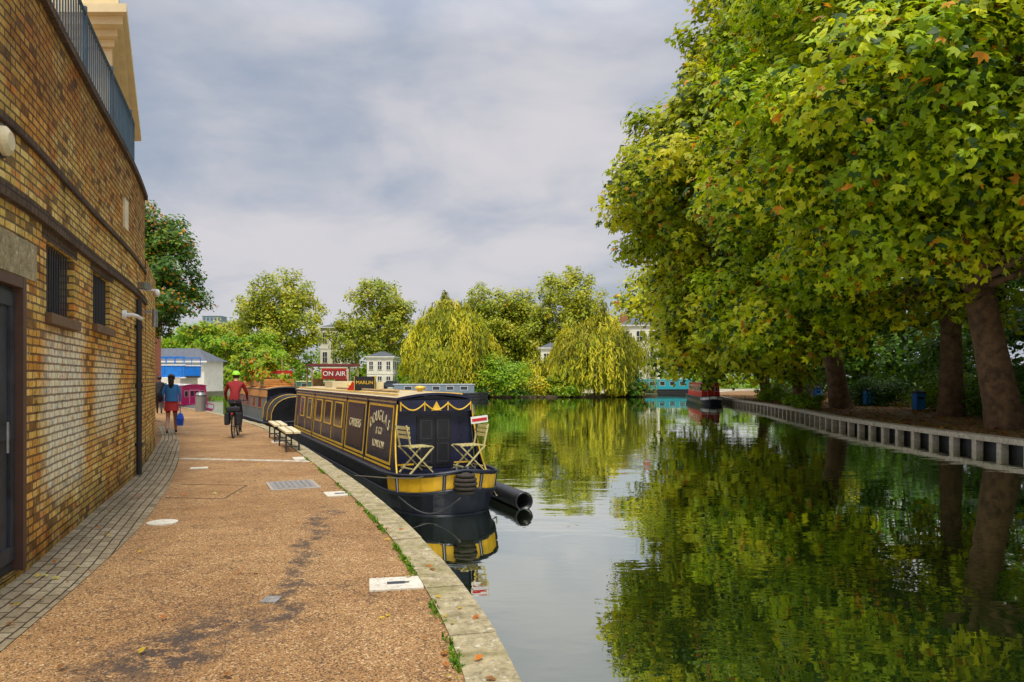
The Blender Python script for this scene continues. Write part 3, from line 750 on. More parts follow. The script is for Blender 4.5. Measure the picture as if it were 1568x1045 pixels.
for x in np.arange(-75, -36, 4.5): bl.append((x, 112+rs.rand()*3, 3, 3, 2.5, 3+rs.rand()*1.5))
pos, out, ci, cc = crown_pts(rs, bl, 800, 1.7, 85000, .4)
k = pos[:, 2] > -.1
leaves('distant_trees', pos[k], out[k], .6*(.6+.8*rs.rand(k.sum())), colours(rs, k.sum(), ci[k], 800, 'bush')*.85, rs=rs)

def willow(name, x, y, z, r, h, n, seed):
    rs = np.random.RandomState(seed); e = empty(name, (x, y, z))
    PS = []; CI = []
    ncl = 75; ca_ = rs.rand(ncl)*6.283; cr_ = r*(.1+.9*rs.rand(ncl)**.6)*(1+.12*np.sin(ca_*3+seed)); cz_ = rs.normal(size=ncl)*.6; cl_ = .4+.6*rs.rand(ncl)
    for s in range(n):
        c = rs.randint(ncl); a = ca_[c]+rs.normal()*.16/max(.3, cr_[c]/r)
        rad = min(r*1.15, cr_[c]*(.90+.2*rs.rand()))
        zt = h*(1-.46*min(1.1, rad/r)**1.8)+cz_[c]-abs(rs.normal())*.4
        ln = zt*cl_[c]*(.75+.4*rs.rand()) if rad > .45*r else zt*(.15+.35*cl_[c])
        ln = min(ln, zt-.2)
        m = int(ln/.24); px = rad*math.cos(a); py = rad*math.sin(a); sw = rs.normal()*.3
        for k in range(m):
            t = k*.24; g = min(1, t/1.2)
            PS.append((px*(1+.10*g)+rs.normal()*.10+sw*t*.10, py*(1+.10*g)+rs.normal()*.10, zt-t)); CI.append(c)
    pos = np.array(PS); nn = len(pos); CI = np.array(CI)
    nd = pos*np.array([1, 1, 0])+rs.normal(size=(nn, 3))*r*.6; nd[:, 2] = r*.35
    td = np.tile(np.array([[0, 0, -1.0]]), (nn, 1))+rs.normal(size=(nn, 3))*.3
    cl2 = colours(rs, nn, CI, ncl, 'willow')*(.6+.5*rs.rand(ncl))[CI][:, None]
    leaves('foliage', pos, nd, .5*(.7+.6*rs.rand(nn)), cl2, 'strip', e, td, .26, rs)
    b = MB(); b.tube([(0,0,-.3),(.1,0,h*.25),(0,.1,h*.6)], [.5,.4,.25], m_bark, 10)
    for i in range(12):
        a = i*.52; b.tube([(0,0,h*(.25+.02*i)), (r*.35*math.cos(a), r*.35*math.sin(a), h*.68), (r*.7*math.cos(a), r*.7*math.sin(a), h*.62)], [.18,.1,.03], m_bark, 6)
    b.build('trunk_and_limbs', e, smooth=True)
ie = []
for i in range(40):
    a = 2*math.pi*i/40; ie.append((2+17.5*math.cos(a)*(1+.05*math.sin(5*a)), 97+7.0*math.sin(a)*(1+.06*math.cos(4*a))))
b = MB(); b.prism(ie, -1.6, -.42, m_grass, m_dkbrick); b.build('island')
willow('weeping_willow', -8.0, 94, -.45, 6.0, 12.6, 1500, 1)
willow('weeping_willow', 11.2, 95, -.45, 6.4, 10.6, 1450, 2)
willow('weeping_willow', 3.5, 99, -.45, 3.2, 5.2, 400, 3)
bush('round_bush', -1.6, 92.2, -.42, 3.4, 4.9, 15000, .3, 'bush', 71)
for i, (x, y, r, h, pal) in enumerate([(-6.5,90.9,1.8,2.6,'bush'),(3.2,91.2,1.9,2.2,'willow'),(7,90.8,1.6,1.6,'bush'),(15.5,92.5,1.8,2.5,'dark'),(-12.5,94,2,2.4,'bush'),(1,90.6,1.2,1.2,'dark'),(-3.8,90.5,1.3,1.5,'dark'),(5.4,91.6,1.6,2.6,'bush'),(-9.8,91,1.4,1.5,'willow'),(13,91.3,1.2,1.4,'willow')]):
    bush('shrub', x, y, -.42, r, h, 4500, .28, pal, 80+i, .05)

rs = np.random.RandomState(5); PS = []
for i in range(90):
    yy = rs.choice([rs.uniform(3.6, 9.5), rs.uniform(4, 15)]); u = K.uY(yy)
    if math.sin(yy*3.1)+math.sin(yy*7.3+1) < -.1: continue
    m = rs.randint(10, 60)
    for k in range(m):
        q = K.P(u+rs.normal()*.09, .0, -.315+rs.normal()*.013); PS.append((q[0], q[1], .0))
pos = np.array(PS); n = len(pos); td = rs.normal(size=(n, 3))*.7; td[:, 2] = 1
leaves('grass_tufts', pos, rs.normal(size=(n, 3)), .036*(.4+rs.rand(n)), colours(rs, n, np.zeros(n, int), 1, 'dark')*1.3, 'diamond', None, td, .6, rs)
PS = []; C = []
for i in range(190):
    yy = 3.5+26*rs.rand()**1.5; kx = K.xy(K.uY(yy))[0]; wx = W.xy(W.uY(min(yy, 25)))[0]
    t = rs.rand(); 
    if rs.rand() < .6: t = 1-.12*rs.rand() if rs.rand() < .5 else .1*rs.rand()
    PS.append((wx+.1+(kx-wx-.15)*t, yy, .03)); C.append([(.62,.45,.04),(.55,.18,.03),(.35,.16,.05),(.55,.5,.15)][rs.randint(4)])
PS += [(-.87,5.0,.012),(-.18,4.15,.035),(-.9,4.95,.012),(-3.6,6.1,.02),(-3.85,5.75,.02),(-3.6,5.8,.02)]; C += [(.75,.6,.05),(.7,.22,.02),(.75,.6,.05),(.55,.18,.03),(.6,.3,.05),(.5,.15,.03)]
pos = np.array(PS); n = len(pos); nn = rs.normal(size=(n, 3))*.25; nn[:, 2] = 1
leaves('fallen_leaves', pos, nn, .05*(.5+.7*rs.rand(n)), np.array(C), 'palm', rs=rs)
PS = []; C = []
for i in range(5000):
    yy = 5+75*rs.rand(); rx = R.xy(R.uY(yy))[0]; PS.append((rx+.1+11*rs.rand()**1.3, yy, -.2+.02*rs.rand())); C.append([(.42,.25,.04),(.35,.12,.03),(.25,.11,.04),(.12,.16,.02)][rs.randint(4)])
pos = np.array(PS); n = len(pos); nn = rs.normal(size=(n, 3))*.3; nn[:, 2] = 1
leaves('leaf_litter', pos, nn, .16*(.6+.7*rs.rand(n)), np.array(C), 'palm', rs=rs)
b = MB()
for z in (.0, .9): b.tube([(28, 5, z), (28, 40, z), (30, 70, z), (36, 100, z)], .025, m_iron, 5)
for i in range(280):
    y = 5+i*.34; x = np.interp(y, [5,40,70,100], [28,28,30,36]); b.box((x, y, .4), (.03, .03, 1.3), m_iron)
b.build('park_railing')
for x, y in ((24.3, 49), (23.2, 41), (25.5, 60)):
    b = MB(); b.box((0, 0, .35), (.5, .5, .9), m_blue); b.box((0, 0, .85), (.56, .56, .1), m_iron); b.box((0, -.26, .55), (.35, .02, .14), m_black); b.tube([(0,0,.9),(0,0,1.0)], [.22,.1], m_iron, 12)
    b.build('litter_bin', loc=(x, y, 0))

# ------------------------------------------------------------ narrowboats
def text(body, size, mat, parent, loc, axes, name='lettering', extr=.003):
    cu = bpy.data.curves.new(name, 'FONT'); cu.body = body; cu.size = size; cu.extrude = extr; cu.align_x = 'CENTER'; cu.align_y = 'CENTER'
    cu.materials.append(mat); o = bpy.data.objects.new(name, cu); COL.objects.link(o); o.parent = parent
    X, Y, Z = (Vector(a) for a in axes); mtx = Matrix((X, Y, Z)).transposed().to_4x4(); mtx.translation = Vector(loc); o.matrix_local = mtx
    return o
def narrowboat(name, x, y, ang, Ln, bl=1.5, cab=(0, None), ch=1.3, hull=m_hull, side=m_navy, trim=m_gold, roof=m_cream, band=m_yel, wins=None, gz=.65, front=m_navy, wide=1.03, door=True):
    e = empty(name, (x, y, WZ), ang); c0 = cab[0]; c1 = cab[1] if cab[1] else Ln-1.6
    lv = [(-.5,.72,.74),(.0,.88,.86),(gz-.32,.97,.95),(gz-.04,1.0,1.0),(gz,1.0,1.0)]
    ang_ = [0,.06,.14,.25,.38,.52,.68,.85,1.0]
    b = MB(); rings = []
    for a in ang_:
        row = []
        for k, (z, wf, bf) in enumerate(lv):
            t = a*math.pi/2; rise = .14*(1-a)**2 if k >= 2 else 0
            row.append((wide*wf*math.sin(t)**.75 if a > 0 else 0, -bl*bf*math.cos(t), z+rise))
        rings.append(row)
    for yy in (Ln*.5, Ln-1.2, Ln-.5, Ln):
        wf2 = {Ln-.5: .85, Ln: .45}.get(yy, 1); rings.append([(wide*wf*wf2, yy, z) for z, wf, bf in lv])
    for sx in (-1, 1):
        for i in range(len(rings)-1):
            for k in range(len(lv)-1):
                mt = hull
                if k == 2 and band and i < 7: mt = band
                p = [rings[i][k], rings[i+1][k], rings[i+1][k+1], rings[i][k+1]]
                b.face([(sx*q[0], q[1], q[2]) for q in p], mt)
    for i in range(len(rings)-1):
        a, c = rings[i][-1], rings[i+1][-1]
        b.face([(-a[0],a[1],a[2]-.02),(a[0],a[1],a[2]-.02),(c[0],c[1],c[2]-.02),(-c[0],c[1],c[2]-.02)], side)
    a = rings[-1]; b.face([(-a[0][0],Ln,a[0][2]),(a[0][0],Ln,a[0][2]),(a[-1][0],Ln,a[-1][2]),(-a[-1][0],Ln,a[-1][2])], hull)
    b.build('hull', e)
    b = MB()
    for k, rr in ((2, .035), (4, .035), (1, .02)):
        pts = [(-r_[k][0]-.008, r_[k][1]-.012, r_[k][2]) for r_ in reversed(rings)]+[(r_[k][0]+.008, r_[k][1]-.012, r_[k][2]) for r_ in rings[1:]]
        b.tube(pts, rr, hull, 6)
    if band:
        for i in (2, 6):
            for sx in (-1, 1):
                p, q = rings[i][2], rings[i][3]; b.tube([(sx*(p[0]+.01), p[1]-.01, p[2]), (sx*(q[0]+.01), q[1]-.01, q[2])], .03, hull, 6)
    b.build('rubbing_strakes', e, smooth=True)
    wb, wt = wide-.20, wide-.31; zb, zt = gz-.02, gz+ch
    def sx_(s, z, o): return s*(wb+(wt-wb)*(z-zb)/(zt-zb)+o)
    def srect(bb, s, y0, y1, z0, z1, o0, o1, mat):
        v = [(sx_(s, z, o), yy, z) for yy in (y0, y1) for z in (z0, z1) for o in (o0, o1)]
        bb.raw(v, [(0,1,3,2),(4,6,7,5),(0,4,5,1),(2,3,7,6),(0,2,6,4),(1,5,7,3)], mat)
    def frame(bb, s, y0, y1, z0, z1, wl, o0, o1, mat):
        srect(bb, s, y0, y1, z0, z0+wl, o0, o1, mat); srect(bb, s, y0, y1, z1-wl, z1, o0, o1, mat)
        srect(bb, s, y0, y0+wl, z0+wl, z1-wl, o0, o1, mat); srect(bb, s, y1-wl, y1, z0+wl, z1-wl, o0, o1, mat)
    b = MB()
    for s in (-1, 1): b.face([(sx_(s,zb,0),c0,zb),(sx_(s,zb,0),c1,zb),(sx_(s,zt,0),c1,zt),(sx_(s,zt,0),c0,zt)], side)
    for yy in (c0, c1): b.face([(-wb,yy,zb),(wb,yy,zb),(wt,yy,zt),(0,yy,zt+.08),(-wt,yy,zt)], front)
    b.build('cabin', e)
    if door:
        b = MB()
        b.box((0, c0-.012, zb+ch*.42), (.62, .02, ch*.78), trim); b.box((0, c0-.026, zb+ch*.42), (.56, .02, ch*.74), side)
        for s in (-1, 1):
            b.box((s*.14, c0-.04, zb+ch*.62), (.2, .015, ch*.25), m_glass); b.box((s*.5, c0-.012, zb+ch*.6), (.22, .02, ch*.34), m_white); b.box((s*.5, c0-.026, zb+ch*.6), (.18, .02, ch*.3), m_glass)
        b.build('front_doors', e)
    b = MB(); nseg = 8; prof = []
    for i in range(nseg+1):
        t = -1+2*i/nseg; prof.append((t*(wt+.04), zt+.09*(1-t*t)))
    ya, yb = c0-.14, c1+.1
    for i in range(nseg):
        (x0,z0),(x1,z1) = prof[i], prof[i+1]
        b.face([(x0,ya,z0+.045),(x1,ya,z1+.045),(x1,yb,z1+.045),(x0,yb,z0+.045)], roof)
        b.face([(x0,ya,z0),(x1,ya,z1),(x1,ya,z1+.045),(x0,ya,z0+.045)], side); b.face([(x0,yb,z0),(x1,yb,z1),(x1,yb,z1+.045),(x0,yb,z0+.045)], side)
        b.face([(x0,ya,z0),(x1,ya,z1),(x1,c0,z1),(x0,c0,z0)], side)
    for s in (-1, 1):
        xx, z = s*(wt+.04), zt; b.face([(xx,ya,z),(xx,yb,z),(xx,yb,z+.045),(xx,ya,z+.045)], side)
        b.tube([(s*(wt-.08), c0+.2, zt+.1), (s*(wt-.08), c1-.2, zt+.1)], .018, trim, 6)
    b.build('roof', e)
    b = MB()
    wins = wins if wins is not None else [(i, .8) for i in np.arange(c0+1.2, c1-1, 1.6)]
    for s in (-1, 1):
        for (wy, wl) in wins:
            srect(b, s, wy, wy+wl, zb+ch*.42, zb+ch*.85, .004, .016, m_glass); frame(b, s, wy-.03, wy+wl+.03, zb+ch*.42-.03, zb+ch*.85+.03, .03, .003, .022, trim)
    b.build('side_windows', e)
    return e, dict(sx=sx_, srect=srect, frame=frame, zb=zb, zt=zt, wb=wb, wt=wt, c0=c0, c1=c1, gz=gz)

ANG = math.radians(24.8)
e, g = narrowboat('narrowboat', -1.48, 13.62, ANG, 14.2, 1.6, (0, 12.6), 1.3, wins=[(4.7,.9),(6.1,.9),(7.5,.9),(9.2,.7),(10.6,.7)], door=False, roof=M('sand_roof', (.50,.40,.22), .6, .25, 3))
b = MB(); zb, zt = g['zb'], g['zt']
for s in (-1, 1):
    for (y0, y1) in ((.12, 2.05), (2.3, 4.2), (4.35, 8.7), (8.9, 12.4)):
        g['frame'](b, s, y0, y1, zb+.10, zt-.10, .045, .003, .010, m_gold)
    for yy in (2.16, 4.26, 8.78): g['srect'](b, s, yy, yy+.05, zb+.02, zt-.02, .003, .02, m_hull)
    g['srect'](b, s, 2.5, 4.0, zb+.22, zt-.22, .003, .006, M('panel_maroon', (.05,.03,.03), .4))
    g['srect'](b, s, .0, 12.5, zb+.025, zb+.06, .003, .012, m_gold); g['srect'](b, s, .0, 12.5, zt-.055, zt-.02, .003, .012, m_cream)
    for yy in np.arange(4.5, 12.2, 1.45): g['srect'](b, s, yy, yy+.03, zb+.16, zb+.48, .003, .009, m_gold)
b.build('coachlines', e)
sx_ = g['sx']; tl = (0,-1,0); 
tup = Vector((sx_(-1,zt,0)-sx_(-1,zb,0), 0, zt-zb)).normalized(); tn = Vector(tl).cross(tup)
for (s_, sz, yy, zz_) in (('& CO', .2, 1.08, zb+.68), ('LONDON', .2, 1.08, zb+.42), ('CARRIERS', .26, 3.25, zb+.72)):
    text(s_, sz, m_cream, e, (sx_(-1, zz_, .012), yy, zz_), (tl, tup, tn))
word = 'DOUGLAS'
for i, chh in enumerate(word):
    t = (i-(len(word)-1)/2)/(len(word)-1)*2; yy = 1.08-t*.68; zq = zb+.98-.16*t*t; a = -t*.35
    X = Vector(tl)*math.cos(a)+tup*math.sin(a); Y = -Vector(tl)*math.sin(a)+tup*math.cos(a)
    text(chh, .30, m_cream, e, (sx_(-1, zq, .012), yy, zq), (X, Y, X.cross(Y)))
b = MB()
def fr(x0, x1, z0, z1, y0, y1, m): b.box(((x0+x1)/2, (y0+y1)/2, (z0+z1)/2), (x1-x0, y1-y0, z1-z0), m)
fr(-.34, .34, zb+.05, zb+1.02, -.02, -.003, M('doorway_dark', (.008,.008,.012), .5))
for s in (-1, 1):
    fr(min(s*.02, s*.31), max(s*.02, s*.31), zb+.1, zb+.98, -.035, -.021, m_black)
    for (xa, xb, za, zc) in ((.05,.28,.14,.5),(.05,.28,.58,.94)):
        for q_ in ((xa,xb,za,za+.02),(xa,xb,zc-.02,zc),(xa,xa+.02,za+.02,zc-.02),(xb-.02,xb,za+.02,zc-.02)):
            fr(min(s*q_[0],s*q_[1]), max(s*q_[0],s*q_[1]), zb+q_[2], zb+q_[3], -.042, -.036, m_iron)
    fr(min(s*.4,s*.72), max(s*.4,s*.72), zb+.1, zb+.13, -.012, -.003, m_gold)
    n = 8; pa = [(s*(.86-.13*t), -.02-.42*(1-t)**2.2-.06, zb+1.24*t) for t in np.linspace(0, 1, n)]
    for i in range(n-1):
        p, q = pa[i], pa[i+1]; b.face([p, q, (q[0]-s*.01, -.002, q[2]), (p[0]-s*.01, -.002, p[2])], m_navy)
    b.tube(pa, .016, m_gold, 6)
fr(-.72, .72, zt-.22, zt-.003, -.135, -.12, m_navy)
for i in range(3):
    xa = -.69+.46*i; pts = [(xa+.46*t, -.148, zt-.06-.13*math.sin(math.pi*t)) for t in np.linspace(0, 1, 10)]; b.tube(pts, .014, m_gold, 6)
for i in range(4):
    xa = -.69+.46*i; b.tube([(xa, -.148, zt-.03), (xa, -.148, zt-.2)], .012, m_gold, 6)
b.face([(-.1,-.152,zt-.2),(.1,-.152,zt-.2),(0,-.152,zt-.02)], m_gold)
b.build('front_bulkhead', e)
b = MB(); m_fen = M('fender_rope', (.05,.04,.03), .95, .5, 40, .9)
b.sphere((0, -1.66, .58), (.19,.15,.19), m_fen, 14, 10)
for i in range(5): b.torus((0,-1.66,.44+.07*i), .12+.06*math.sin(math.pi*(i+.5)/5), .03, m_fen, 'Z', 18, 6)
b.tube([(0,-1.5,.82),(0,-1.66,.72)], .02, m_iron, 6); b.tube([(-.1,-1.5,.72),(-.1,-1.5,.85)], .03, m_iron, 8); b.tube([(.1,-1.5,.72),(.1,-1.5,.85)], .03, m_iron, 8); b.tube([(-.2,-1.5,.82),(.2,-1.5,.82)], .02, m_iron, 8)
b.build('bow_fender', e, smooth=True)
b = MB()
pts = [(-.9+.9*t, -1.05-.6*t+.0, .36-.28*math.sin(math.pi*t)) for t in np.linspace(0, 1, 14)]
b.tube([(p[0]-.12, p[1]-.1, p[2]) for p in pts], .014, m_iron, 5)
b.tube([(.95,-.6,.3),(.9,-.9,.2),(.8,-1.15,.25)], .012, m_rope, 5)
b.tube([(-.3,-1.35,.75),(-.8,-1.4,.68),(-1.25,-1.3,.70),(-1.75,-1.1,.745)], .011, M('dark_rope', (.12,.10,.07), .9), 6)
b.build('mooring_rope', e, smooth=True)
def chair(name, x, y, z, rot, parent):
    c = empty(name, (x, y, z), rot); c.parent = parent; b = MB(); m = M('cream_slats', (.55,.47,.20), .6, .2, 12)
    for s in (-.2, .2):
        b.beam((-.24, s, 0), (.24, s, .46), .022, .03, m, (0,1,0)); b.beam((.24, s+.026, 0), (-.24, s+.026, .47), .022, .03, m, (0,1,0))
        b.beam((-.2, s+.026, .42), (-.30, s+.026, .86), .022, .03, m, (0,1,0))
    for i in range(6): b.box((-.18+.075*i, 0, .47), (.05, .44, .016), m)
    for zz_ in (.62, .70, .78): b.box((-.25-.02*(zz_-.6)*5, .01, zz_+.03), (.016, .46, .055), m)
    b.beam((-.2,-.2,.09),(-.2,.2,.09),.02,.02,m); b.beam((.2,-.2,.09),(.2,.2,.09),.02,.02,m)
    b.build('slats_and_legs', c)
chair('folding_chair', -.50, -.50, .66, math.radians(12), e)
chair('folding_chair', .46, -.60, .66, math.radians(185), e)
b = MB(); b.box((.74,-.46,zb+.95), (.34,.02,.13), m_white, Matrix.Rotation(-.1, 3, 'Y')); b.box((.74,-.472,zb+.95), (.30,.008,.055), m_red, Matrix.Rotation(-.1, 3, 'Y'))
b.tube([(.70,-.44,zb+.9),(.70,-.44,zb+.02)], .012, m_iron, 6)
b.build('notice_board', e)
b = MB()
for yy in (1.2, 5.4, 7.8, 10.6):
    b.tube([(.1,yy,zt+.1),(.1,yy,zt+.2)], .05, m_gold, 10); b.sphere((.1,yy,zt+.21), (.11,.11,.045), m_gold, 12, 6)
b.tube([(-.35,1.2,zt+.14),(-.35,7.5,zt+.14)], .028, m_wood, 6); b.tube([(-.27,1.6,zt+.14),(-.27,6.8,zt+.14)], .02, m_white, 6)
b.box((.35, 6.5, zt+.22), (.5, 1.0, .2), m_cream); b.box((.1, 9.3, zt+.22), (.7, 1.2, .2), m_cream)
b.box((-.30, 4.4, zt+.28), (.50, .05, .34), m_black)
for s in (-.5, -.1): b.beam((s, 4.42, zt+.05), (s, 4.46, zt+.3), .03, .03, m_wood)
for s in (-.55, -.05): b.beam((s, 4.36, zt+.12), (s, 4.36, zt+.45), .012, .012, m_gold)
b.tube([(.3, 5.9, zt+.05), (.3, 5.9, zt+.45)], .06, m_black, 12); b.tube([(.3, 5.9, zt+.40), (.3, 5.9, zt+.46)], .075, m_gold, 12)
b.face([(-.62,4.9,zt+.1),(-.34,4.85,zt+.1),(-.48,4.87,zt+.34)], m_red)
b.build('roof_fittings', e)
text('MARLIN', .12, m_gold, e, (-.30, 4.37, zt+.30), ((1,0,0),(0,0,1),(0,-1,0)))

m_or = M('orange_boards', (.52,.24,.06), .7, .3)
e2, g2 = narrowboat('planted_narrowboat', -8.75, 28.4, math.radians(28), 13.5, 2.0, (.9, 12), 1.25, side=M('grey_green', (.13,.15,.14), .5), trim=M('orange_trim', (.5,.17,.03), .5), roof=m_or, band=None, front=m_navy)
b = MB(); zt2 = g2['zt']
g2['srect'](b, -1, .9, 11.9, zt2-.3, zt2-.02, .003, .03, m_or)
for yy in (2.6, 5.2, 8.2, 10.6): 
    b.box((-.1, yy, zt2+.27), (1.2, 1.4, .32), m_wood); b.box((-.1, yy, zt2+.44), (1.1, 1.3, .02), m_earth)
    for k in range(4): b.box((-.1, yy-.72, zt2+.16+.075*k), (1.22, .03, .06), m_or)
b.box((.35, 3.9, zt2+.45), (.8, .7, .7), m_red); b.box((.35, 3.53, zt2+.5), (.5, .04, .3), m_cream)
b.box((.30, 6.7, zt2+.50), (.8, .8, .8), m_wood)
for yy in (4.6, 6.0): b.tube([(.5, yy, zt2+.1), (.5, yy, zt2+1.4)], .03, m_wood, 6)
b.build('planter_boxes', e2)
rs = np.random.RandomState(77)
pos, out, ci, cc = crown_pts(rs, [(-.4,2.6,zt2+.8,.4,.7,.45),(-.4,5.2,zt2+1.0,.6,.9,.7),(-.3,8.2,zt2+1.35,.8,1.0,1.1),(-.2,10.6,zt2+1.3,.8,1.0,1.0),(.2,2.2,zt2+.6,.3,.4,.3)], 80, .26, 17000, .4)
leaves('plants', pos, out, .12*(.6+.8*rs.rand(len(pos))), colours(rs, len(pos), ci, 80, 'bush', .10), parent=e2, rs=rs)
b = MB(); n = 12
arc = [(-.9*math.cos(math.pi*i/n), .64+1.0*math.sin(math.pi*i/n)**.7) for i in range(n+1)]
for i in range(n):
    (x0,z0),(x1,z1) = arc[i], arc[i+1]; b.face([(x0,-.9,z0*1),(x1,-.9,z1*1),(x1,.95,z1+.15),(x0,.95,z0+.15 if 0 < i else z0)], m_black)
b.face([(x, -.9, z) for x, z in arc], m_black)
for k in (0, .5, 1): b.tube([(x*1.005, -.9+1.85*k, z+.15*k+.01) for x, z in arc], .012, m_gold, 5)
b.build('cratch_cover', e2)

e3 = empty('on_air_kiosk', (-6.75, 26.9, WZ), math.radians(20)); b = MB()
b.box((0, 0, 1.0), (1.5, 2.2, 1.8), m_navy)
for x in (-.8, .8):
    for y in (-1.2, 1.2): b.tube([(x, y, .3), (x, y, 2.8)], .03, m_wood, 6)
b.box((0, 0, 2.84), (1.75, 2.6, .07), M('dark_red_canopy', (.16,.02,.02), .6)); b.box((0, 0, 1.93), (1.6, 2.3, .06), m_cream)
b.box((-.05, -1.27, 2.52), (.86, .05, .38), m_red); b.box((-.05, -1.30, 2.52), (.78, .02, .3), M('sign_maroon', (.22,.01,.01), .5))
b.box((-.5,.3,2.15), (.4,.5,.4), m_wood); b.box((.4,.5,2.15), (.4,.5,.35), m_red)
b.box((0, 0, -.1), (1.9, 3, .5), m_hull)
b.build('canopy_and_sign', e3)
text('ON AIR', .235, m_white, e3, (-.05, -1.315, 2.52), ((1,0,0),(0,0,1),(0,-1,0)))

m_mag = M('magenta_paint', (.60,.02,.18), .4); m_teal = M('teal_paint', (.01,.25,.30), .4)
narrowboat('pink_narrowboat', -20.7, 47.0, math.radians(38), 12, 1.5, (.3, None), 1.2, hull=m_mag, side=m_mag, trim=m_white, roof=m_white, band=m_white, front=m_mag)
narrowboat('red_narrowboat', 18.3, 66.0, math.radians(-8), 14, 1.6, (.2, None), 1.25, side=m_red, trim=m_cream, roof=M('dkgreen', (.03,.08,.04), .5), band=m_white, front=m_red)
narrowboat('teal_narrowboat', 16.9, 113, math.radians(-88), 13, 1.5, (.2, None), 1.5, hull=m_black, side=m_teal, trim=m_white, roof=m_teal, band=m_teal, front=m_teal)
narrowboat('grey_narrowboat', -14.8, 83, math.radians(-84), 12, 1.5, (1.2, None), .95, hull=m_black, side=M('greyblue', (.14,.18,.22), .5), trim=m_white, roof=M('grey_roof', (.25,.28,.3), .6), band=m_red, front=m_navy)
narrowboat('green_narrowboat', -38, 108, math.radians(-86), 15, 1.5, (.4, None), 1.2, side=M('dkgreen2', (.02,.10,.06), .5), trim=m_cream, roof=m_cream)
narrowboat('red_narrowboat', -31.5, 63, math.radians(45), 12, 1.5, (.4, None), 1.2, side=m_red, trim=m_white, roof=m_white, front=m_red, band=m_white)

b = MB(); a = Vector((.22,12.9,-.56)); c = Vector((-.36,14.35,-.56)); d = (c-a).normalized()
sd = d.cross(Vector((0,0,1))).normalized(); up = sd.cross(d); n = 20
ro, ri = .17, .14
def ring(p, r): return [p+(sd*math.cos(2*math.pi*i/n)+up*math.sin(2*math.pi*i/n))*r for i in range(n)]
rg = [ring(c, ri), ring(a+d*.0, ri), ring(a, ro), ring(a+d*.06, ro*1.04), ring(a+d*.12, ro), ring(c, ro)]
vs = [v for q in rg for v in q]; fs = []
for i in range(len(rg)-1):
    for k in range(n): fs.append((i*n+k, i*n+(k+1) % n, (i+1)*n+(k+1) % n, (i+1)*n+k))
b.raw(vs, fs, m_black); b.build('floating_black_pipe', smooth=True)

def bench(x, y, rot):
    e = empty('towpath_bench', (x, y, 0), rot); b = MB()
    b.box((-.09, 0, .44), (.15, 1.9, .05), m_cream); b.box((.09, 0, .44), (.15, 1.9, .05), m_cream); b.build('seat_planks', e, bevel=.006)
    b = MB()
    for s in (-.8, .8):
        for q_ in (-.14, .14): b.box((q_, s, .205), (.035, .035, .41), m_iron)
        b.box((0, s, .40), (.32, .04, .03), m_iron); b.box((0, s, .12), (.28, .025, .025), m_iron)
    b.box((0, 0, .12), (.025, 1.6, .025), m_iron); b.build('legs', e)
bench(-5.25, 16.9, math.radians(23)); bench(-6.3, 19.3, math.radians(23))
b = MB(); b.tube([(0,0,0),(0,0,.8),(0,0,.95)], [.24,.26,.2], m_metal, 14); b.tube([(0,0,.78),(0,0,.82)], .275, m_iron, 14); b.build('waste_bin', loc=(-15.6, 36, 0))

def car(x, y, rot, col):
    e = empty('parked_car', (x, y, -.15), rot); b = MB()
    pr = [(-2.1,.35),(-2.1,.8),(-1.5,.95),(-.8,1.42),(.7,1.45),(1.5,1.0),(2.1,.85),(2.15,.35)]
    for s in (-1, 1): b.face([(x_, s*.85, z) for x_, z in pr], col)
    for i in range(len(pr)):
        p, q = pr[i], pr[(i+1) % len(pr)]; b.face([(p[0],-.85,p[1]),(q[0],-.85,q[1]),(q[0],.85,q[1]),(p[0],.85,p[1])], m_glass if i in (2, 4) else col)
    for s in (-1, 1): b.face([(-1.3,s*.86,1.0),(1.3,s*.86,1.0),(.65,s*.86,1.36),(-.75,s*.86,1.36)], m_glass)
    for wx in (-1.3, 1.35):
        for s in (-.8, .8): b.tube([(wx, s-.1, .32), (wx, s+.1, .32)], .32, m_black, 14)
    b.build('body', e)
car(-20, 120.5, 0, M('car_dark', (.05,.06,.08), .3)); car(-25.5, 120.5, 0, M('car_blue', (.03,.08,.25), .3)); car(-31, 121, 0, M('car_grey', (.4,.4,.42), .3))

# ------------------------------------------------------------ people
def skin_body(name, J, bones, matfn, mats, parent, sub=2):
    names = list(J.keys()); idx = {n_: i for i, n_ in enumerate(names)}
    me = bpy.data.meshes.new(name+'_skel'); me.from_pydata([J[n_][0] for n_ in names], [(idx[a], idx[b_]) for a, b_ in bones], [])
    o = bpy.data.objects.new(name+'_skel', me); COL.objects.link(o)
    o.modifiers.new('Skin', 'SKIN'); 
    sv = me.skin_vertices[0].data
    for i, n_ in enumerate(names):
        r = J[n_][1]; sv[i].radius = r if isinstance(r, tuple) else (r, r); sv[i].use_root = (n_ == 'pelvis')
    s = o.modifiers.new('Sub', 'SUBSURF'); s.levels = sub; s.render_levels = sub
    bpy.context.view_layer.update(); dg = bpy.context.evaluated_depsgraph_get()
    nm = bpy.data.meshes.new_from_object(o.evaluated_get(dg)); bpy.data.objects.remove(o)
    nm.materials.clear()
    for m in mats: nm.materials.append(m)
    for p in nm.polygons: p.material_index = matfn(p.center); p.use_smooth = True
    ob = bpy.data.objects.new(name, nm); COL.objects.link(ob); ob.parent = parent; return ob
m_skin = M('skin', (.50,.28,.19), .5, .08); m_hair = M('dark_hair', (.02,.014,.01), .5, .4, 40, .5)
m_denim = M('blue_jacket', (.03,.17,.44), .8, .25, 30, .3); m_skirt = M('red_skirt', (.45,.03,.03), .8, .25, 20, .2); m_dkcl = M('dark_cloth', (.02,.02,.025), .85, .3, 20, .2)
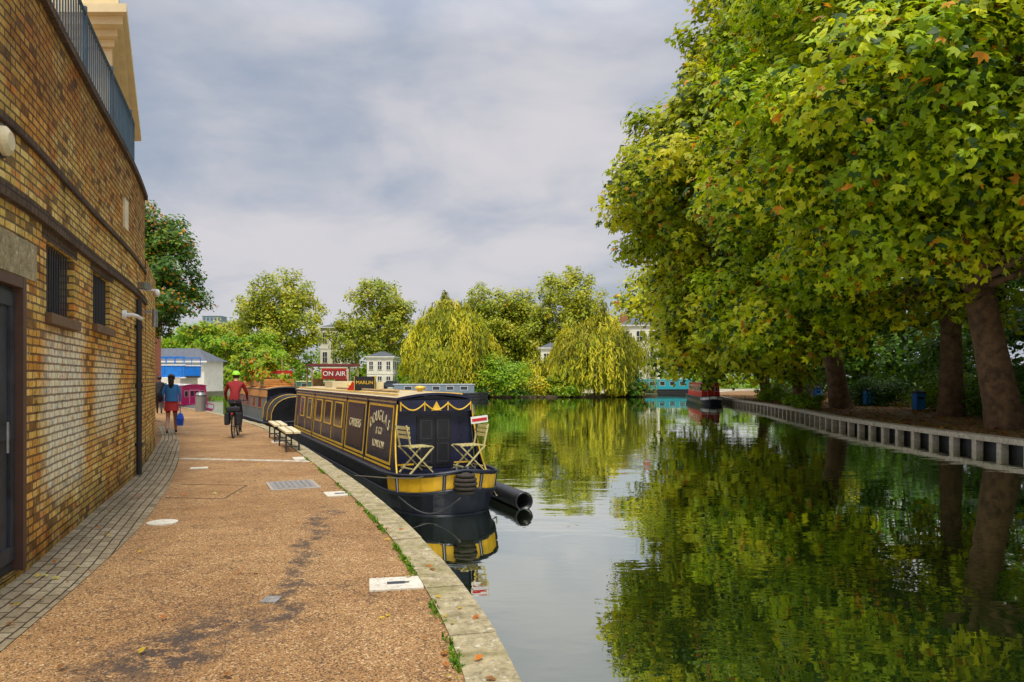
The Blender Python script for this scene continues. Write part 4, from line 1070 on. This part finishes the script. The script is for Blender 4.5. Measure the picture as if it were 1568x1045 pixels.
m_redj = M('red_jacket', (.26,.008,.012), .8, .25, 20, .3); m_lime = M('lime_helmet', (.35,.80,.03), .4, .1); m_bluebag = M('blue_bag', (.01,.09,.6), .6, .2)
BONES = [('pelvis','spine'),('spine','chest'),('chest','neck'),('neck','head0'),('head0','head1'),('head1','head2')]
for s in 'LR': BONES += [('chest','sh'+s),('sh'+s,'el'+s),('el'+s,'wr'+s),('wr'+s,'pa'+s),('pelvis','hip'+s),('hip'+s,'kn'+s),('kn'+s,'cf'+s),('cf'+s,'an'+s),('an'+s,'toe'+s)]
def fingers(b, p, d, sx, mat):
    p = Vector(p); d = Vector(d).normalized(); side = Vector((0, 1, 0))
    for i, ln in enumerate((.065, .075, .07, .055)):
        s0 = p+side*(.03-.02*i); b.tube([s0, s0+d*ln*.5, s0+d*ln+Vector((-sx*.015, 0, 0))], [.009,.008,.006], mat, 6)
    b.tube([p+side*.03-d*.03, p+side*.055+d*.005, p+side*.055+d*.03], [.011,.01,.007], mat, 6)
def face_parts(b, c, mat):
    c = Vector(c)
    b.sphere(c+Vector((0,.105,-.01)), (.014,.02,.022), mat, 8, 6)
    for s in (-1, 1): b.sphere(c+Vector((s*.082,0,-.01)), (.012,.022,.032), mat, 8, 6); b.sphere(c+Vector((s*.032,.088,.015)), (.012,.008,.008), m_white, 8, 6); b.sphere(c+Vector((s*.032,.094,.015)), .005, m_black, 6, 5)
    b.sphere(c+Vector((0,.088,-.05)), (.024,.008,.007), m_red, 8, 5)
def walker(name, x, y, rot, top, bottom, legs, scale=1.0, skirt=True, bags=True, longhair=True, phase=1):
    e = empty(name, (x, y, 0), rot); e.scale = (scale,)*3
    J = {'pelvis': ((0,0,.95),(.135,.10)), 'spine': ((0,0,1.12),(.11,.085)), 'chest': ((0,.0,1.32),(.145,.10)), 'neck': ((0,.0,1.46),.052), 'head0': ((0,.015,1.53),.06), 'head1': ((0,.025,1.61),.088), 'head2': ((0,.015,1.68),.07)}
    for s, q in (('L', -1), ('R', 1)):
        a = q*phase
        J['sh'+s] = ((q*.17,0,1.40),.058); J['el'+s] = ((q*.225,-.04+.03*a,1.13),.042); J['wr'+s] = ((q*.235,.06-.08*a,.91),.029); J['pa'+s] = ((q*.235,.07-.09*a,.84),.032)
        J['hip'+s] = ((q*.085,0,.89),.095); fw = a > 0
        J['kn'+s] = ((q*.09,.16 if fw else .02,.50),.058); J['cf'+s] = ((q*.09,.20 if fw else -.10,.36),.055)
        J['an'+s] = ((q*.09,.28 if fw else -.30,.09 if fw else .17),.038); J['toe'+s] = ((q*.09,.41 if fw else -.20,.045 if fw else .05),.034)
    def mf(c):
        x_, z = abs(c[0]), c[2]
        if z > 1.49: return 0
        if x_ > .17 and z < .93: return 0
        if z > .98 or x_ > .19: return 1
        if z > .62: return 2
        if z < .10: return 4
        return 3
    skin_body('body', J, BONES, mf, [m_skin, top, bottom, legs, m_dkcl], e)
    b = MB(); face_parts(b, (0,.025,1.61), m_skin)
    for q in (-1, 1): p = J['pa'+('L' if q < 0 else 'R')][0]; fingers(b, (p[0],p[1],p[2]-.02), (0,.15,-1), q, m_skin)
    b.sphere((0,-.005,1.635), (.098,.105,.105), m_hair, 14, 10)
    if longhair: b.tube([(0,-.07,1.66),(0,-.10,1.56),(0,-.10,1.44),(0,-.09,1.33)], [.08,.085,.075,.04], m_hair, 10)
    b.build('head_details', e, smooth=True)
    if skirt:
        b = MB(); n = 20; rr = [(1.02,.135,.105),(.93,.165,.135),(.80,.185,.16),(.68,.20,.19)]; vs = []; fs = []
        for z, a_, c_ in rr:
            for k in range(n):
                t = 2*math.pi*k/n; wv = 1+.04*math.sin(t*7)*(1.02-z)*3; vs.append((a_*math.cos(t)*wv, c_*math.sin(t)*wv+.02, z))
        for i in range(3):
            for k in range(n): fs.append((i*n+k, i*n+(k+1) % n, (i+1)*n+(k+1) % n, (i+1)*n+k))
        b.raw(vs, fs, bottom); b.build('skirt', e, smooth=True)
    b = MB(); n = 20; vs = []; fs = []
    for z, a_, c_ in ((1.42,.15,.10),(1.3,.185,.13),(1.15,.165,.125),(1.02,.175,.14),(.95,.18,.145)):
        for k in range(n): t = 2*math.pi*k/n; vs.append((a_*math.cos(t), c_*math.sin(t), z))
    for i in range(4):
        for k in range(n): fs.append((i*n+k, i*n+(k+1) % n, (i+1)*n+(k+1) % n, (i+1)*n+k))
    b.raw(vs, fs, top); b.build('jacket', e, smooth=True)
    if bags:
        b = MB(); b.sphere((-.29,-.04,1.08), (.075,.17,.15), m_dkcl, 12, 8); b.tube([(-.29,.08,1.2),(-.2,.03,1.45),(-.13,0,1.46),(-.2,-.08,1.43),(-.29,-.14,1.2)], .014, m_dkcl, 6); b.build('shoulder_bag', e, smooth=True)
        p = J['paR'][0]; b = MB()
        b.tube([(p[0],p[1]-.1,.58),(p[0],p[1],.80),(p[0],p[1]+.1,.58)], .008, m_bluebag, 5)
        vs = [(p[0]+i*w_, p[1]+j*l_, z) for z, w_, l_ in ((.25,.07,.14),(.45,.09,.19),(.60,.04,.16)) for i, j in ((-1,-1),(1,-1),(1,1),(-1,1))]
        fs = [(0,1,2,3),(8,9,10,11)]+[(a*4+k, a*4+(k+1) % 4, a*4+4+(k+1) % 4, a*4+4+k) for a in (0, 1) for k in range(4)]
        b.raw(vs, fs, m_bluebag); b.build('carrier_bag', e, bevel=.02)
    return e
walker('walking_woman', -10.1, 21.3, math.radians(20), m_denim, m_skirt, m_skin, 1.03)
walker('walking_man', -16.3, 33.2, math.radians(25), m_dkcl, m_dkcl, m_dkcl, 1.03, skirt=False, bags=False, longhair=False, phase=-1)
walker('walking_man', -18.6, 36.5, math.radians(200), M('white_shirt', (.6,.58,.55), .8), m_dkcl, m_dkcl, 1.0, skirt=False, bags=False, longhair=False)

ce = empty('cyclist', (-7.85, 20.4, 0), math.radians(14))
b = MB(); m_tyre = M('tyre', (.02,.02,.02), .8)
for yy in (-.5, .55):
    b.torus((0, yy, .345), .325, .022, m_tyre, 'X', 36, 8); b.torus((0, yy, .345), .30, .009, m_metal, 'X', 36, 6); b.tube([(-.04,yy,.345),(.04,yy,.345)], .02, m_metal, 8)
    for i in range(14):
        a = i*math.pi/7; b.tube([(0, yy, .345), (0, yy+.3*math.cos(a), .345+.3*math.sin(a))], .0018, m_metal, 3)
BBk = (0,-.05,.29); ST = (0,-.2,.86)
for p, q, r in ((BBk,ST,.017),(BBk,(0,.42,.72),.019),((0,-.18,.78),(0,.39,.82),.016),((0,.44,.68),(0,.37,.98),.019),(ST,(0,-.22,.95),.013)): b.tube([p, q], r, m_iron, 8)
for s in (-.05, .05):
    b.tube([(s*.4,-.07,.29),(s,-.5,.345)], .010, m_iron, 6); b.tube([(s*.3,-.18,.76),(s,-.5,.345)], .009, m_iron, 6); b.tube([(s,.42,.7),(s,.55,.345)], .013, m_iron, 6)
b.tube([(-.3,.30,1.03),(-.15,.38,1.02),(.15,.38,1.02),(.3,.30,1.03)], .013, m_iron, 8)
b.sphere((0,-.26,.97), (.08,.14,.035), m_black, 12, 6)
b.torus((.05,-.05,.29), .09, .008, m_metal, 'X', 20, 5)
b.tube([(.08,-.05,.29),(.09,.02,.15)], .01, m_metal, 5); b.tube([(-.08,-.05,.29),(-.09,-.12,.44)], .01, m_metal, 5)
b.box((.13,.02,.14), (.09,.07,.02), m_iron); b.box((-.13,-.12,.45), (.09,.07,.02), m_iron)
b.beam((0,-.25,.72),(0,-.75,.72),.1,.012,m_iron)
pts = [(0, -.5+.37*math.cos(t), .345+.37*math.sin(t)) for t in np.linspace(.6, 3.3, 12)]; b.tube(pts, .012, m_black, 5)
b.sphere((0,-.78,.68), (.03,.015,.03), m_red, 8, 6)
b.build('bicycle', ce, smooth=False)
b = MB()
for s in (-1, 1): b.box((s*.15,-.52,.54), (.13,.32,.34), m_dkcl)
b.box((0,-.55,.80), (.36,.28,.14), m_dkcl); b.build('panniers', ce, bevel=.035)
J = {'pelvis': ((0,-.22,1.03),(.14,.12)), 'spine': ((0,-.14,1.2),(.13,.10)), 'chest': ((0,.0,1.42),(.165,.12)), 'neck': ((0,.07,1.57),.056), 'head0': ((0,.10,1.64),.062), 'head1': ((0,.13,1.72),.09), 'head2': ((0,.12,1.79),.075)}
for s, q in (('L', -1), ('R', 1)):
    J['sh'+s] = ((q*.19,.02,1.50),.065); J['el'+s] = ((q*.29,.10,1.25),.048); J['wr'+s] = ((q*.28,.26,1.08),.032); J['pa'+s] = ((q*.28,.31,1.055),.034)
    J['hip'+s] = ((q*.095,-.19,.99),.10)
J['knR'] = ((.12,.16,.66),.065); J['cfR'] = ((.12,.10,.48),.06); J['anR'] = ((.12,-.02,.22),.04); J['toeR'] = ((.13,.10,.18),.035)
J['knL'] = ((-.12,.20,.92),.065); J['cfL'] = ((-.12,.13,.78),.06); J['anL'] = ((-.12,-.14,.54),.04); J['toeL'] = ((-.13,-.02,.49),.035)
def mf(c):
    if c[2] > 1.59 and abs(c[0]) < .12: return 0
    if c[1] > .28 and c[2] > 1.0: return 0
    if c[2] > 1.06: return 1
    return 2
skin_body('rider', J, BONES, mf, [m_skin, m_redj, m_dkcl], ce)
b = MB(); face_parts(b, (0,.13,1.72), m_skin); b.sphere((0,.115,1.74), (.098,.11,.09), m_hair, 12, 8)
for q in (-1, 1): fingers(b, (q*.28,.33,1.05), (0,.5,-.8), q, m_skin)
b.build('head_and_hands', ce, smooth=True)
b = MB(); n = 18
vs = []; fs = []
for j in range(6):
    ph = math.pi/2*j/5
    for i in range(n):
        t = 2*math.pi*i/n; vs.append((.118*math.sin(ph)*math.cos(t), .12+.145*math.sin(ph)*math.sin(t), 1.755+.115*math.cos(ph)))
for j in range(5):
    for i in range(n): fs.append((j*n+i, (j+1)*n+i, (j+1)*n+(i+1) % n, j*n+(i+1) % n))
b.raw(vs, fs, m_lime)
for x_ in (-.05, 0, .05): b.tube([(x_*1.2,.0,1.80),(x_,.05,1.865),(x_,.15,1.875),(x_*1.2,.24,1.81)], .010, m_lime, 5)
b.build('helmet', ce, smooth=True)
